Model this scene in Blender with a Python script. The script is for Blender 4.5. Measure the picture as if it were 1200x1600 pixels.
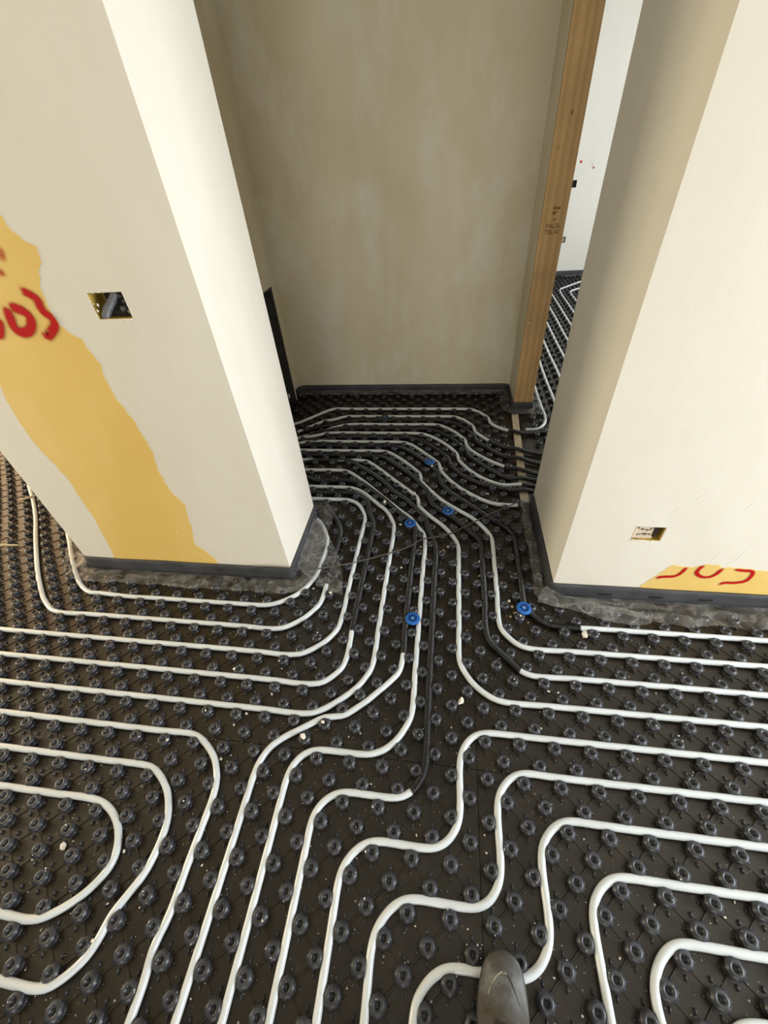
import bpy, bmesh, math, random
import numpy as np
from mathutils import Vector, Matrix, noise

for o in list(bpy.data.objects):
    bpy.data.objects.remove(o, do_unlink=True)
SC = bpy.context.scene
COL = SC.collection
random.seed(7)
RNG = np.random.default_rng(7)

# ------------------------------------------------------------------ camera
# world: X right along the front walls, Y into the passage, Z up, metres
cam_d = bpy.data.cameras.new('camera')
cam_o = bpy.data.objects.new('camera', cam_d)
COL.objects.link(cam_o)
_r = Vector((0.989487, 0.127849, -0.067602))
_u = Vector((-0.034795, 0.664163, 0.746778))
_w = Vector((-0.140373, 0.736575, -0.661629))
cam_o.matrix_world = Matrix(((_r.x, _u.x, -_w.x, -0.34984), (_r.y, _u.y, -_w.y, -0.30005),
                             (_r.z, _u.z, -_w.z, 1.3777), (0, 0, 0, 1)))
cam_d.sensor_fit = 'VERTICAL'
cam_d.sensor_width = 24
cam_d.sensor_height = 32
cam_d.lens = 647.469 / 1600 * 32
cam_d.clip_start = 0.02
SC.camera = cam_o

# ------------------------------------------------------------------ light
world = bpy.data.worlds.new('daylight')
SC.world = world
world.use_nodes = True
bgn = world.node_tree.nodes['Background']
bgn.inputs[0].default_value = (0.80, 0.88, 1.0, 1)
bgn.inputs[1].default_value = 1.0
SC.view_settings.view_transform = 'Standard'
SC.view_settings.look = 'None'
SC.view_settings.gamma = 1.0
SC.view_settings.use_curve_mapping = False
SC.view_settings.exposure = 0.0


def area_light(name, loc, rot, sx, sy, power, color):
    d = bpy.data.lights.new(name, 'AREA')
    d.shape = 'RECTANGLE'
    d.size, d.size_y, d.energy, d.color = sx, sy, power, color
    o = bpy.data.objects.new(name, d)
    o.location = loc
    o.rotation_euler = rot
    COL.objects.link(o)


R90 = math.pi / 2
# daylight by the windows of the rooms, plus one added fill from the left
LIGHTS = [
    ('daylight_right_window', (2.97, -0.45, 1.10), (0, R90, 0), 1.9, 1.5, 156, (0.90, 0.96, 1.0)),
    ('daylight_near_window', (0.25, -5.15, 1.15), (R90, 0, 0), 2.0, 2.0, 72, (1.0, 0.94, 0.80)),
    ('daylight_left_window', (-4.43, 0.12, 1.05), (0, -R90, 0), 1.8, 0.85, 82, (1.0, 0.88, 0.60)),  # added light that brightens the end face of the right wall
    ('daylight_left_room', (-4.43, 2.0, 1.1), (0, -R90, 0), 1.8, 1.5, 42, (1.0, 0.60, 0.25)),
    ('daylight_far_room', (2.97, 3.7, 1.25), (0, R90, 0), 1.9, 1.8, 80, (0.95, 0.99, 1.0)),
]
for spec in LIGHTS:
    area_light(*spec)

# ------------------------------------------------------------------ measured layout (metres)
PIPES = {
 'P1': '-1.9989,-0.075w -1.6489,-0.075w -1.5327,-0.075w -1.4257,-0.075w -1.3333,-0.075w -1.2661,-0.0909w -1.2283,-0.1117w -1.2029,-0.1427w -1.19,-0.1782w -1.1925,-0.2159w -1.206,-0.2491w -1.2286,-0.2761w -1.2587,-0.2995w -1.294,-0.3154w -1.3269,-0.3263w -1.367,-0.325w -1.4039,-0.325w -1.7539,-0.325w',
 'P2': '-2.0888,0.025w -1.7388,0.025w -1.6558,0.025w -1.552,0.025w -1.4235,0.025w -1.3351,0.025w -1.2664,0.025w -1.2063,0.0222w -1.159,0.0016w -1.1158,-0.032w -1.0938,-0.0713w -1.0903,-0.081w -1.075,-0.1289w -1.075,-0.1703w -1.075,-0.2141w -1.0938,-0.2635w -1.1035,-0.3104w -1.12,-0.3519w -1.1425,-0.382w -1.1687,-0.4051w -1.204,-0.4225w -1.2362,-0.425w -1.2736,-0.425w -1.3089,-0.425w -1.6589,-0.425w',
 'P3': '-2.1839,0.125w -1.8339,0.125w -1.7485,0.125w -1.6214,0.125w -1.4993,0.125w -1.3824,0.125w -1.2673,0.125w -1.18,0.125w -1.1194,0.1276w -1.0638,0.1036w -1.0156,0.0692w -0.9883,0.0203w -0.975,-0.0322w -0.975,-0.0733w -0.975,-0.1123w -0.975,-0.158w -0.975,-0.2013w -0.975,-0.2462w -0.975,-0.2884w -0.9908,-0.3285w -0.975,-0.3688w -0.975,-0.3945w -0.975,-0.4396w -0.975,-0.4499w -0.975,-0.7999w',
 'P4': '-2.2775,0.225w -1.9275,0.225w -1.7471,0.225w -1.5704,0.225w -1.3222,0.225w -1.1647,0.225w -1.0132,0.225w -0.939,0.225w -0.8638,0.225w -0.7923,0.225w -0.7378,0.237w -0.6992,0.256w -0.662,0.2843w -0.6245,0.3169w -0.5952,0.3608w -0.5751,0.4258w -0.575,0.5022w -0.575,0.6029w -0.575,0.7035w -0.575,0.8143w -0.575,0.9054w -0.575,0.9789w -0.575,1.0567w -0.5844,1.1301w -0.6053,1.2026w -0.6271,1.2495w -0.6647,1.2874w -0.7337,1.346w -0.7998,1.3915w -0.855,1.4055w -0.9087,1.4055w -1.0791,1.4055w -1.2291,1.4055w',
 'P5': '-2.3697,0.325w -2.0197,0.325w -1.831,0.325w -1.6486,0.325w -1.4721,0.325w -1.3012,0.325w -1.1369,0.325w -0.9783,0.325w -0.8984,0.325w -0.8218,0.325w -0.7636,0.3372w -0.724,0.3625w -0.6944,0.4026w -0.6789,0.4411w -0.675,0.4973w -0.675,0.5382s -0.675,0.5947s -0.675,0.6957s -0.675,0.807s -0.675,0.8537s -0.675,0.9484s -0.675,1.0507s -0.675,1.1292s -0.6937,1.1931s -0.7202,1.2596s -0.7614,1.3082s -0.8239,1.3525s -0.8914,1.3552s -1.0551,1.3552s -1.2051,1.3552s',
 'P6': '-2.4713,0.425w -2.1213,0.425w -1.9199,0.425w -1.7256,0.425w -1.5391,0.425w -1.3576,0.425w -1.1834,0.425w -1.0157,0.425w -0.9668,0.425w -0.9007,0.425w -0.8392,0.4419w -0.7897,0.4697w -0.7509,0.5132w -0.7313,0.5756w -0.725,0.6404w -0.725,0.7138w -0.725,0.8178w -0.725,0.8725w -0.725,0.945w -0.725,1.0181w -0.725,1.0886w -0.725,1.1559w -0.7408,1.2049w -0.762,1.2525w -0.7946,1.2861w -0.8353,1.3047w -0.8871,1.3037w -1.0375,1.3037w -1.1875,1.3037w',
 'P7': '-2.894,1.4327w -2.7798,1.3355w -2.6805,1.2508w -2.5771,1.1502w -2.4907,1.0587w -2.3945,0.9464w -2.2741,0.8101w -2.1754,0.6986w -2.1005,0.6312w -2.0351,0.5787w -1.9661,0.5456w -1.8965,0.525w -1.8037,0.525w -1.6065,0.525w -1.4143,0.525w -1.2309,0.525w -1.0531,0.525w -1.0097,0.525w -0.9597,0.5343w -0.9144,0.5554w -0.8718,0.5882w -0.8451,0.6357w -0.825,0.6837w -0.825,0.7444s -0.825,0.8145s -0.825,0.9154s -0.825,1.0077s -0.8396,1.0843s -0.8605,1.1373s -0.8944,1.1871s -0.9393,1.209s -0.9947,1.1988s',
 'P8': '-2.3974,1.1471w -2.2251,0.9659w -2.1647,0.9023w -2.0837,0.8025w -2.0219,0.74w -1.9564,0.6887w -1.903,0.6603w -1.837,0.6477w -1.6767,0.625w -1.5233,0.625w -1.3758,0.625w -1.2332,0.625w -1.0926,0.625w -1.0369,0.625w -0.9857,0.6411w -0.9321,0.6708w -0.8981,0.7159w -0.8841,0.7678w -0.875,0.8032w -0.875,0.8613w -0.875,0.9073w -0.875,0.9588w -0.8941,1.0077w -0.9105,1.0625w -0.947,1.1325w -0.9942,1.1627w',
 'P9': '-0.875,-0.7791w -0.875,-0.4291w -0.875,-0.3898w -0.875,-0.3582w -0.875,-0.3182w -0.875,-0.2791w -0.875,-0.2384w -0.875,-0.1897w -0.875,-0.1325w -0.875,-0.0819w -0.875,-0.0264w -0.875,0.0519w -0.8644,0.0966w -0.8359,0.1344w -0.7935,0.1595w -0.7458,0.1836w -0.6889,0.209w -0.6327,0.2428w -0.582,0.2809w -0.545,0.3209w -0.5132,0.3618w -0.4924,0.3937w -0.475,0.4607s -0.475,0.5383s -0.475,0.6109s -0.475,0.7129s -0.475,0.8222s -0.475,0.9121s -0.475,1.0087s -0.4939,1.1132s -0.557,1.1957s -0.6443,1.3087s -0.7292,1.3837s -0.8076,1.4356s -0.8849,1.4667s -1.0246,1.4559s -1.1008,1.4817s -1.2429,1.5298s',
 'P10': '-0.775,-0.7654w -0.775,-0.4154w -0.775,-0.3768w -0.775,-0.3419w -0.775,-0.3013w -0.775,-0.2544w -0.775,-0.2166w -0.775,-0.1769w -0.775,-0.1255w -0.775,-0.0647w -0.775,-0.0047w -0.7726,0.0579w -0.7546,0.0977w -0.7207,0.1209w -0.67,0.125w -0.6099,0.125w -0.551,0.125w -0.5056,0.1384w -0.4701,0.1691w -0.4429,0.2148w -0.425,0.2695w -0.425,0.3327w -0.425,0.4001w -0.425,0.4797w -0.425,0.5694w -0.425,0.6644w -0.425,0.7681w -0.425,0.8257w -0.425,0.9153w -0.425,0.9649w -0.4283,0.9962w -0.4378,1.036w -0.4661,1.1061w -0.5092,1.189w -0.5431,1.2153w -0.597,1.2707w -0.6928,1.3691w -0.7753,1.4539w -0.8518,1.5209w -0.9224,1.5566w -1.1108,1.5566w -1.2608,1.5566w',
 'P11': '-0.675,-0.7519w -0.675,-0.4019w -0.675,-0.3694w -0.675,-0.3289w -0.675,-0.2953w -0.675,-0.2425w -0.675,-0.1899w -0.675,-0.1481w -0.675,-0.0873w -0.6768,-0.0441w -0.6571,-0.0061w -0.6254,0.0174w -0.5824,0.025w -0.5343,0.025w -0.4848,0.025w -0.4369,0.0293w -0.4095,0.0462s -0.3865,0.0804s -0.375,0.1384s -0.375,0.2296s -0.375,0.2958s -0.375,0.405s -0.375,0.5286s -0.375,0.6686s -0.375,0.8297s -0.375,0.9189s -0.3849,0.9871s -0.4105,1.0751s -0.4318,1.1388s -0.4601,1.2009s -0.4924,1.2564s -0.5359,1.3139s -0.6204,1.3885s -0.6419,1.4257s -0.716,1.5082s -0.7947,1.5715s -0.8589,1.6193s -0.9203,1.6573s -1.1312,1.6365s -1.2805,1.6218s',
 'P12': '-1.2687,1.6573w -1.1187,1.6573w -0.9433,1.6573w -0.847,1.6583w -0.7778,1.6283w -0.7027,1.5685w -0.6207,1.4829w -0.5438,1.4026w -0.4812,1.3267w -0.4516,1.2682w -0.4105,1.2036w -0.3533,1.1433w -0.3167,1.0935w -0.2873,1.0413w -0.275,0.9943w -0.275,0.926w -0.275,0.8369w -0.275,0.7287w -0.275,0.627w -0.275,0.5365w -0.2738,0.4615w -0.2526,0.4093w -0.222,0.3675w -0.182,0.3413w -0.134,0.325w -0.01,0.325w 0.1491,0.325w 0.3335,0.325w 0.4527,0.325w 0.6249,0.325w 1.27,0.325w',
 'P13': '-0.575,-0.7389w -0.575,-0.3889w -0.575,-0.3565w -0.575,-0.3122w -0.575,-0.2663w -0.575,-0.2299w -0.575,-0.1846w -0.5739,-0.1476w -0.5559,-0.1125w -0.5266,-0.0866w -0.4891,-0.075w -0.4436,-0.075w -0.3998,-0.075w -0.3553,-0.075w -0.3228,-0.0666w -0.2951,-0.0421w -0.2818,-0.013w -0.275,0.0264w -0.275,0.0767w -0.275,0.1207w -0.2683,0.1498w -0.2565,0.1861w -0.2272,0.2165w -0.1882,0.225w -0.1178,0.225w 0.0064,0.225w 0.1252,0.225w 0.2436,0.225w 0.3578,0.225w 0.467,0.225w 0.575,0.225w 1.27,0.225w',
 'P14': '-0.475,-0.7258w -0.475,-0.3758w -0.475,-0.3436w -0.475,-0.3068w -0.4765,-0.2699w -0.4686,-0.242w -0.4542,-0.2145w -0.4264,-0.1888w -0.392,-0.1755w -0.3552,-0.175w -0.32,-0.175w -0.2793,-0.175w -0.245,-0.175w -0.215,-0.1672w -0.1943,-0.1455w -0.1787,-0.1169w -0.175,-0.0798w -0.175,-0.0419w -0.175,0.0046w -0.169,0.0534w -0.1522,0.0904w -0.1253,0.1171w -0.0923,0.1288w -0.0391,0.125w 0.0468,0.125w 0.1587,0.125w 0.2666,0.125w 0.3726,0.125w 0.4763,0.125w 0.5272,0.125w 1.27,0.125w',
 'P15': '-0.4141,-0.7099w -0.375,-0.3621w -0.3723,-0.3385w -0.3577,-0.3123w -0.331,-0.2894w -0.2993,-0.2767w -0.2522,-0.275w -0.2005,-0.275w -0.1494,-0.275w -0.1257,-0.2676w -0.1004,-0.2484w -0.0859,-0.2242w -0.075,-0.193w -0.075,-0.161w -0.075,-0.1275w -0.075,-0.0876w -0.0712,-0.0499w -0.0571,-0.0183w -0.0304,0.0091w 0.0049,0.027w 0.0475,0.025w 0.1057,0.025w 0.1823,0.025w 0.2832,0.025w 0.3809,0.025w 0.4777,0.025w 1.27,0.025w',
 'P16': '0.025,-0.6606w 0.025,-0.3106w 0.025,-0.2846w 0.025,-0.2485w 0.025,-0.2162w 0.025,-0.1836w 0.0268,-0.1547w 0.035,-0.1253w 0.0583,-0.0998w 0.0879,-0.0799w 0.1234,-0.075w 0.1775,-0.075w 0.2471,-0.075w 0.3381,-0.075w 0.4281,-0.075w 1.27,-0.075w',
 'P17': '0.154,-0.6455w 0.125,-0.2967w 0.1233,-0.2762w 0.1315,-0.2399w 0.1441,-0.217w 0.167,-0.195w 0.1996,-0.1762w 0.2375,-0.175w 0.277,-0.175w 0.3262,-0.175w 0.3784,-0.175w 1.27,-0.175w',
 'P18': '0.225,-0.6w 0.225,-0.45w 0.225,-0.38w 0.23,-0.33w 0.25,-0.295w 0.28,-0.2775w 0.33,-0.275w 0.4,-0.275w 0.6,-0.275w 1.27,-0.275w',
 'P19': '-1.3976,1.7745w -1.2574,1.8278w -1.1701,1.861w -0.9646,1.861w -0.7631,1.861w -0.6151,1.8562w -0.5422,1.8221w -0.4608,1.7352w -0.3947,1.6468w -0.3569,1.5628w -0.3145,1.4838w -0.271,1.4306w -0.2227,1.385w -0.145,1.3326w -0.0529,1.3037w 0.0169,1.3037s 0.0931,1.3037s 0.2931,1.3037s',
 'P20': '-1.348,1.759w -1.198,1.759w -0.9445,1.759w -0.7481,1.759w -0.6887,1.7493w -0.6059,1.6851w -0.5246,1.593w -0.4769,1.5173w -0.4342,1.429w -0.3578,1.3224w -0.2781,1.2529w -0.2029,1.192w -0.1608,1.1326w -0.1291,1.0797w -0.125,1.0237w -0.125,0.9698w -0.125,0.9144w -0.125,0.8511w -0.125,0.7684w -0.125,0.6915w -0.125,0.6425w -0.1139,0.6043w -0.0958,0.5762w -0.0703,0.5497w -0.0359,0.5324w 0.0196,0.525w 0.1264,0.525w 0.2657,0.525w 0.3997,0.525w 0.5323,0.525w 0.7233,0.525w 1.27,0.525w',
 'P21': '1.27,0.425w 0.6747,0.425w 0.493,0.425w 0.3046,0.425w 0.1077,0.425w -0.0297,0.425w -0.0615,0.4433s -0.0944,0.4731s -0.1154,0.5053s -0.1422,0.5306s -0.1594,0.5602s -0.175,0.6074s -0.175,0.6697s -0.175,0.7455s -0.175,0.8271s -0.175,0.8891s -0.175,0.9816s -0.1764,1.0401s -0.1924,1.0676s -0.2288,1.1072s -0.2635,1.1484s -0.2965,1.1914s -0.3556,1.2347s -0.4046,1.2853s -0.4337,1.3546s -0.4605,1.4171s -0.5108,1.5045s -0.5578,1.5616s -0.6221,1.627s -0.7009,1.6954s -0.7806,1.708s -1.1627,1.708s -1.3127,1.708s',
 'P22': '1.27,0.625w 0.7744,0.625w 0.6336,0.625w 0.4902,0.625w 0.3443,0.625w 0.2056,0.625w 0.1617,0.625s 0.0992,0.625s 0.038,0.6474s 0.0007,0.6784s -0.0259,0.7115s -0.025,0.7567s -0.025,0.8376s -0.025,0.9248s -0.025,0.9992s -0.0253,1.0737s -0.0457,1.1265s -0.0827,1.1675s -0.128,1.1961s -0.2004,1.2713s -0.2651,1.3319s -0.3268,1.3961s -0.3788,1.4812s -0.3983,1.5495s -0.434,1.6393s -0.4971,1.721s -0.5694,1.7797s -0.6381,1.8129s -0.7168,1.81s -1.1976,1.81s -1.3476,1.81s',
 'P23': '-1.4184,1.8305w -1.2768,1.8799w -1.1839,1.9122w -1.0879,1.9527w -0.9844,1.9646w -0.7769,1.9646w -0.5735,1.9646w -0.4924,1.9546w -0.4235,1.9183w -0.352,1.8475w -0.295,1.7663w -0.2625,1.6824w -0.2248,1.6033w -0.1687,1.5348w -0.1041,1.4922w -0.0145,1.4684w 0.0489,1.4559s 0.1281,1.4559s 0.3281,1.4559s',
 'P24': '-1.2848,1.8897w -1.1617,1.9753w -1.1026,2.0163w -1.0037,2.0585w -0.8993,2.0729w -0.6862,2.0729w -0.4297,2.0729w -0.3681,2.0494w -0.2916,1.9805w -0.257,1.9067w -0.2208,1.8088w -0.1678,1.7432w -0.0965,1.6749w -0.017,1.6283s 0.0373,1.5945s 0.1486,1.5581s 0.3386,1.4958s',
 'P25': '-1.3098,1.9707w -1.1929,2.0648w -1.1075,2.1336w -1.0277,2.1778w -0.9183,2.1788w -0.6975,2.1788w -0.3795,2.1788w -0.2878,2.173w -0.2267,2.1234w -0.1764,2.0516w -0.144,1.9752w -0.088,1.8813s -0.0017,1.8072s 0.071,1.7824s 0.2059,1.759s 0.4029,1.7248s',
 'P26': '-1.3866,2.0639w -1.2782,2.1676w -1.212,2.231w -1.1326,2.2866w -0.9963,2.2837w -0.7104,2.2837w -0.3821,2.2837w -0.1905,2.2775w -0.1414,2.2423w -0.0907,2.1825w -0.0554,2.1006w -0.0227,2.0612w 0.0339,2.0004s 0.1065,1.9646s 0.2763,1.9891s 0.5732,2.032s',
 'L3': '-1.3976,1.9415s -1.2587,1.998s -1.0922,2.0658s -1.0155,2.1171s -0.7568,2.1263s -0.4193,2.1263s -0.3162,2.0982s -0.2362,2.0274s -0.1801,1.9301s -0.1484,1.866s -0.0624,1.7657s 0.0086,1.7222s 0.1123,1.6875s 0.184,1.6652s 0.3749,1.6056s',
 'L5': '-1.3966,1.8486s -1.2601,1.9109s -1.1534,1.9596s -0.9939,2.0188s -0.5367,2.0188s -0.4349,2.0015s -0.366,1.9566s -0.3146,1.9057s -0.2579,1.8079s -0.1706,1.6664s -0.0887,1.5783s -0.009,1.5295s 0.1342,1.5017s 0.3305,1.4636s',
 'L7': '-1.3695,1.8384s -1.2221,1.8658s -0.9736,1.912s -0.6089,1.912s -0.5354,1.8868s -0.479,1.859s -0.4071,1.7906s -0.3494,1.712s -0.316,1.6431s -0.2601,1.5429s -0.1581,1.4679s -0.018,1.4308s 0.116,1.4055s 0.3125,1.3685s',
 'R1': '0.2744,3.0045w 0.2704,2.7045w 0.2694,2.6301w 0.2678,2.4601w 0.2716,2.3127w 0.2789,2.201w 0.2741,2.1435w 0.2503,2.0876w 0.2093,2.0408w 0.1694,2.025w 0.1344,2.017w',
 'R2': '0.3757,3.416w 0.3668,3.0661w 0.359,2.7572w 0.3654,2.5173w 0.3665,2.3481w 0.3688,1.9982w',
 'R3': '0.4603,3.8911w 0.4614,3.5411w 0.4625,3.1796w 0.4683,2.9505w 0.4677,2.711w 0.4668,2.361w',
 'R4': '0.5615,4.3618w 0.5602,4.0118w 0.5588,3.6136w 0.5649,3.284w 0.5678,3.0579w 0.5724,2.708w',
 'R5': '0.6533,4.7962w 0.6583,4.4463w 0.664,4.0398w 0.6559,3.7044w 0.6639,3.4074w 0.6733,3.0575w',
 'R6': '0.7604,5.2796w 0.762,4.9296w 0.7641,4.4779w 0.7637,4.1067w 0.7667,3.797w 0.7701,3.4471w',
 'R7': '1.2132,5.4784w 0.9785,5.2187w 0.8909,5.1219w 0.8658,5.0186w 0.8479,4.7683w 0.86,4.4233w 0.8593,4.1167w 0.8586,3.7667w',
 'R8': '1.3422,5.3559w 1.084,5.1197w 0.9835,5.0277w 0.9591,4.9019w 0.962,4.4989w 0.9645,4.1489w',
}
SPRAY_LEFT = [[(-1.4686, 1.2625), (-1.4657, 1.2488), (-1.4708, 1.2335), (-1.471, 1.2212), (-1.4672, 1.2139)], [(-1.5017, 1.2154), (-1.5008, 1.2045), (-1.5059, 1.1919), (-1.5083, 1.1827)], [(-1.4807, 1.1551), (-1.4645, 1.1507), (-1.451, 1.1424), (-1.4411, 1.1323), (-1.4438, 1.1145), (-1.4414, 1.1002), (-1.4302, 1.0875), (-1.4287, 1.075), (-1.4347, 1.0624), (-1.4587, 1.0458), (-1.4748, 1.0374), (-1.4755, 1.0549)], [(-1.5432, 1.1157), (-1.5225, 1.113), (-1.5038, 1.1042), (-1.4944, 1.0894), (-1.5044, 1.0686), (-1.5227, 1.054), (-1.5472, 1.0491), (-1.5631, 1.0594), (-1.5598, 1.0808), (-1.5494, 1.1077), (-1.5412, 1.1176)], [(-1.6134, 1.0887), (-1.6005, 1.082), (-1.6083, 1.0671), (-1.625, 1.0477), (-1.6478, 1.0393)]]
SPRAY_RIGHT = [[(0.418, 0.1343), (0.4389, 0.1464), (0.4786, 0.154), (0.493, 0.1718), (0.5003, 0.1983), (0.505, 0.2083)], [(0.5552, 0.2224), (0.5432, 0.2018), (0.5432, 0.176), (0.5677, 0.1577), (0.5909, 0.1598), (0.6049, 0.1755), (0.6118, 0.199), (0.6196, 0.2119)], [(0.6461, 0.2046), (0.6772, 0.2016), (0.7083, 0.1986), (0.7166, 0.1737), (0.7089, 0.1468), (0.6801, 0.1353), (0.6505, 0.1326), (0.6334, 0.1159)]]
YELLOW_LEFT = [(-1.4462, 1.3604), (-1.4123, 1.3162), (-1.4053, 1.2841), (-1.3843, 1.2595), (-1.3603, 1.2476), (-1.3664, 1.2288), (-1.392, 1.1873), (-1.411, 1.1658), (-1.4235, 1.1118), (-1.419, 1.0654), (-1.4025, 1.0444), (-1.3733, 1.0262), (-1.3741, 1.0084), (-1.3586, 0.9582), (-1.3675, 0.9135), (-1.3654, 0.8517), (-1.3443, 0.7697), (-1.3411, 0.703), (-1.3338, 0.6449), (-1.3538, 0.5719), (-1.3456, 0.4854), (-1.3136, 0.4091), (-1.3322, 0.3254), (-1.3588, 0.1973), (-1.3035, 0.1149), (-1.2897, 0.0111), (-1.8583, -0.0519), (-1.79, 0.0954), (-1.7704, 0.2017), (-1.7497, 0.339), (-1.7516, 0.4069), (-1.7428, 0.5176), (-1.7588, 0.5987), (-1.7713, 0.6453), (-1.7759, 0.7108), (-1.7712, 0.7846), (-1.7635, 0.8423), (-1.6786, 1.0863)]
YELLOW_RIGHT_TOP = [(0.3878, 0.0819), (0.4016, 0.1207), (0.4274, 0.1591), (0.4413, 0.1917), (0.4543, 0.2132), (0.4715, 0.2112), (0.4899, 0.2059), (0.5249, 0.2054), (0.5569, 0.2214), (0.5893, 0.2206), (0.6141, 0.2093), (0.6415, 0.2148), (0.6841, 0.2083), (0.7249, 0.205), (0.7562, 0.2009), (0.95, 0.19), (1.2, 0.16), (1.45, 0.09), (1.5, 0.0)]
CHIPS = [(0.173, 0.602, 0.0202), (-0.753, 0.152, 0.0163), (-0.703, 0.199, 0.0104), (-0.27, 0.316, 0.0206), (-1.344, -0.184, 0.0165), (-1.167, -0.174, 0.0089), (-0.996, 0.069, 0.0101), (-0.996, 0.169, 0.0085), (-0.94, -0.176, 0.0069), (-1.131, -0.339, 0.0095), (-1.147, -0.276, 0.0066), (-1.182, 0.097, 0.0084), (-0.791, 0.698, 0.0134), (-0.641, 1.278, 0.0197), (-0.519, 0.872, 0.0111), (-0.418, 1.602, 0.0178), (-0.361, 1.58, 0.014), (-0.257, 1.835, 0.0113), (-0.125, 1.395, 0.0129), (-0.081, 0.728, 0.0148), (-0.059, 0.676, 0.0096), (-0.048, 0.649, 0.0095), (0.368, 0.278, 0.0055), (0.355, -0.088, 0.0057), (0.322, -0.118, 0.0056), (0.07, -0.214, 0.0055), (-0.028, -0.309, 0.0052), (-0.076, -0.262, 0.0055), (0.453, 0.482, 0.0061), (0.013, 0.379, 0.0102), (0.043, 0.376, 0.0081), (0.348, 0.405, 0.0059), (-0.497, 1.362, 0.0133), (-0.549, 1.141, 0.0154), (-0.444, 0.999, 0.0116), (-0.425, 0.961, 0.0114), (-0.321, 1.007, 0.0114), (-0.3, 0.233, 0.0059), (-0.582, 0.187, 0.0061), (-0.389, -0.049, 0.0068), (-0.212, -0.028, 0.005), (-0.209, -0.065, 0.0065), (-0.259, -0.21, 0.0044), (-0.38, -0.22, 0.0045), (-0.527, 0.054, 0.0056), (-0.861, -0.394, 0.0043), (-1.061, -0.272, 0.0049), (-1.412, -0.221, 0.0054), (-1.069, 0.514, 0.0128), (-1.062, 0.345, 0.0094), (-0.9, 0.372, 0.007), (-0.905, 0.279, 0.0089), (-0.969, 0.208, 0.0108), (-1.1, 0.195, 0.0066), (-0.975, 1.05, 0.0126), (-0.876, 0.731, 0.011), (0.169, 0.345, 0.0059), (-0.187, 0.85, 0.0105), (-0.341, 0.986, 0.0085), (-0.189, 0.91, 0.0081)]
CABLE = [(-1.139, 0.766), (-1.083, 0.795), (-0.997, 0.808), (-0.874, 0.799), (-0.753, 0.836), (-0.718, 0.861), (-0.575, 0.93), (-0.491, 0.979), (-0.437, 1.022), (-0.323, 1.066), (-0.197, 1.159), (-0.114, 1.222), (0.029, 1.309)]

A = 0.05          # half pitch of the stud lattice
TUBE_R = 0.0096
SLEEVE_R = 0.0115


# ------------------------------------------------------------------ helpers
def mesh_obj(name, verts, faces, mat=None, parent=None, smooth=False):
    me = bpy.data.meshes.new(name)
    me.from_pydata([tuple(v) for v in verts], [], faces)
    me.update()
    if smooth:
        me.polygons.foreach_set('use_smooth', [True] * len(me.polygons))
    if mat is not None:
        for m in (mat if isinstance(mat, (list, tuple)) else [mat]):
            me.materials.append(m)
    o = bpy.data.objects.new(name, me)
    COL.objects.link(o)
    if parent is not None:
        o.parent = parent
    return o


def np_mesh(name, V, F, mat, parent=None, smooth=True):
    """V (n,3) float, F (m,4) int quads"""
    me = bpy.data.meshes.new(name)
    me.vertices.add(len(V))
    me.vertices.foreach_set('co', np.asarray(V, np.float32).ravel())
    k = F.shape[1]
    me.loops.add(F.size)
    me.loops.foreach_set('vertex_index', F.astype(np.int32).ravel())
    me.polygons.add(len(F))
    me.polygons.foreach_set('loop_start', np.arange(0, F.size, k, dtype=np.int32))
    me.polygons.foreach_set('loop_total', np.full(len(F), k, np.int32))
    me.polygons.foreach_set('use_smooth', np.full(len(F), smooth, bool))
    me.update()
    me.validate()
    me.materials.append(mat)
    o = bpy.data.objects.new(name, me)
    COL.objects.link(o)
    if parent is not None:
        o.parent = parent
    return o


def empty(name, loc=(0, 0, 0)):
    o = bpy.data.objects.new(name, None)
    o.empty_display_size = 0.05
    o.location = loc
    COL.objects.link(o)
    return o


def tag(o, label, cat, group=None, kind=None):
    o['label'] = label
    o['category'] = cat
    if group:
        o['group'] = group
    if kind:
        o['kind'] = kind
    return o


def structure(o, label=None):
    o['kind'] = 'structure'
    if label:
        o['label'] = label
        o['category'] = o.name.split('_')[0]
    return o


def box_vf(x0, x1, y0, y1, z0, z1, V=None, F=None):
    V = [] if V is None else V
    F = [] if F is None else F
    b = len(V)
    V += [(x0, y0, z0), (x1, y0, z0), (x1, y1, z0), (x0, y1, z0), (x0, y0, z1), (x1, y0, z1), (x1, y1, z1), (x0, y1, z1)]
    F += [(b, b + 3, b + 2, b + 1), (b + 4, b + 5, b + 6, b + 7), (b, b + 1, b + 5, b + 4), (b + 1, b + 2, b + 6, b + 5),
          (b + 2, b + 3, b + 7, b + 6), (b + 3, b, b + 4, b + 7)]
    return V, F


def bevel(o, w, seg=2):
    m = o.modifiers.new('bevel', 'BEVEL')
    m.width, m.segments, m.limit_method = w, seg, 'ANGLE'
    m.angle_limit = math.radians(40)
    return o


# ------------------------------------------------------------------ materials
def new_mat(name):
    m = bpy.data.materials.new(name)
    m.use_nodes = True
    nt = m.node_tree
    return m, nt, nt.nodes['Principled BSDF'], nt.nodes.new('ShaderNodeTexCoord')


def noise_node(nt, tc, scale, detail=4, rough=0.55, vec=None, stretch=None):
    n = nt.nodes.new('ShaderNodeTexNoise')
    n.inputs['Scale'].default_value = scale
    n.inputs['Detail'].default_value = detail
    n.inputs['Roughness'].default_value = rough
    src = tc.outputs['Object']
    if stretch:
        mp = nt.nodes.new('ShaderNodeMapping')
        mp.inputs['Scale'].default_value = stretch
        nt.links.new(src, mp.inputs['Vector'])
        src = mp.outputs['Vector']
    nt.links.new(src, n.inputs['Vector'])
    return n


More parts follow.
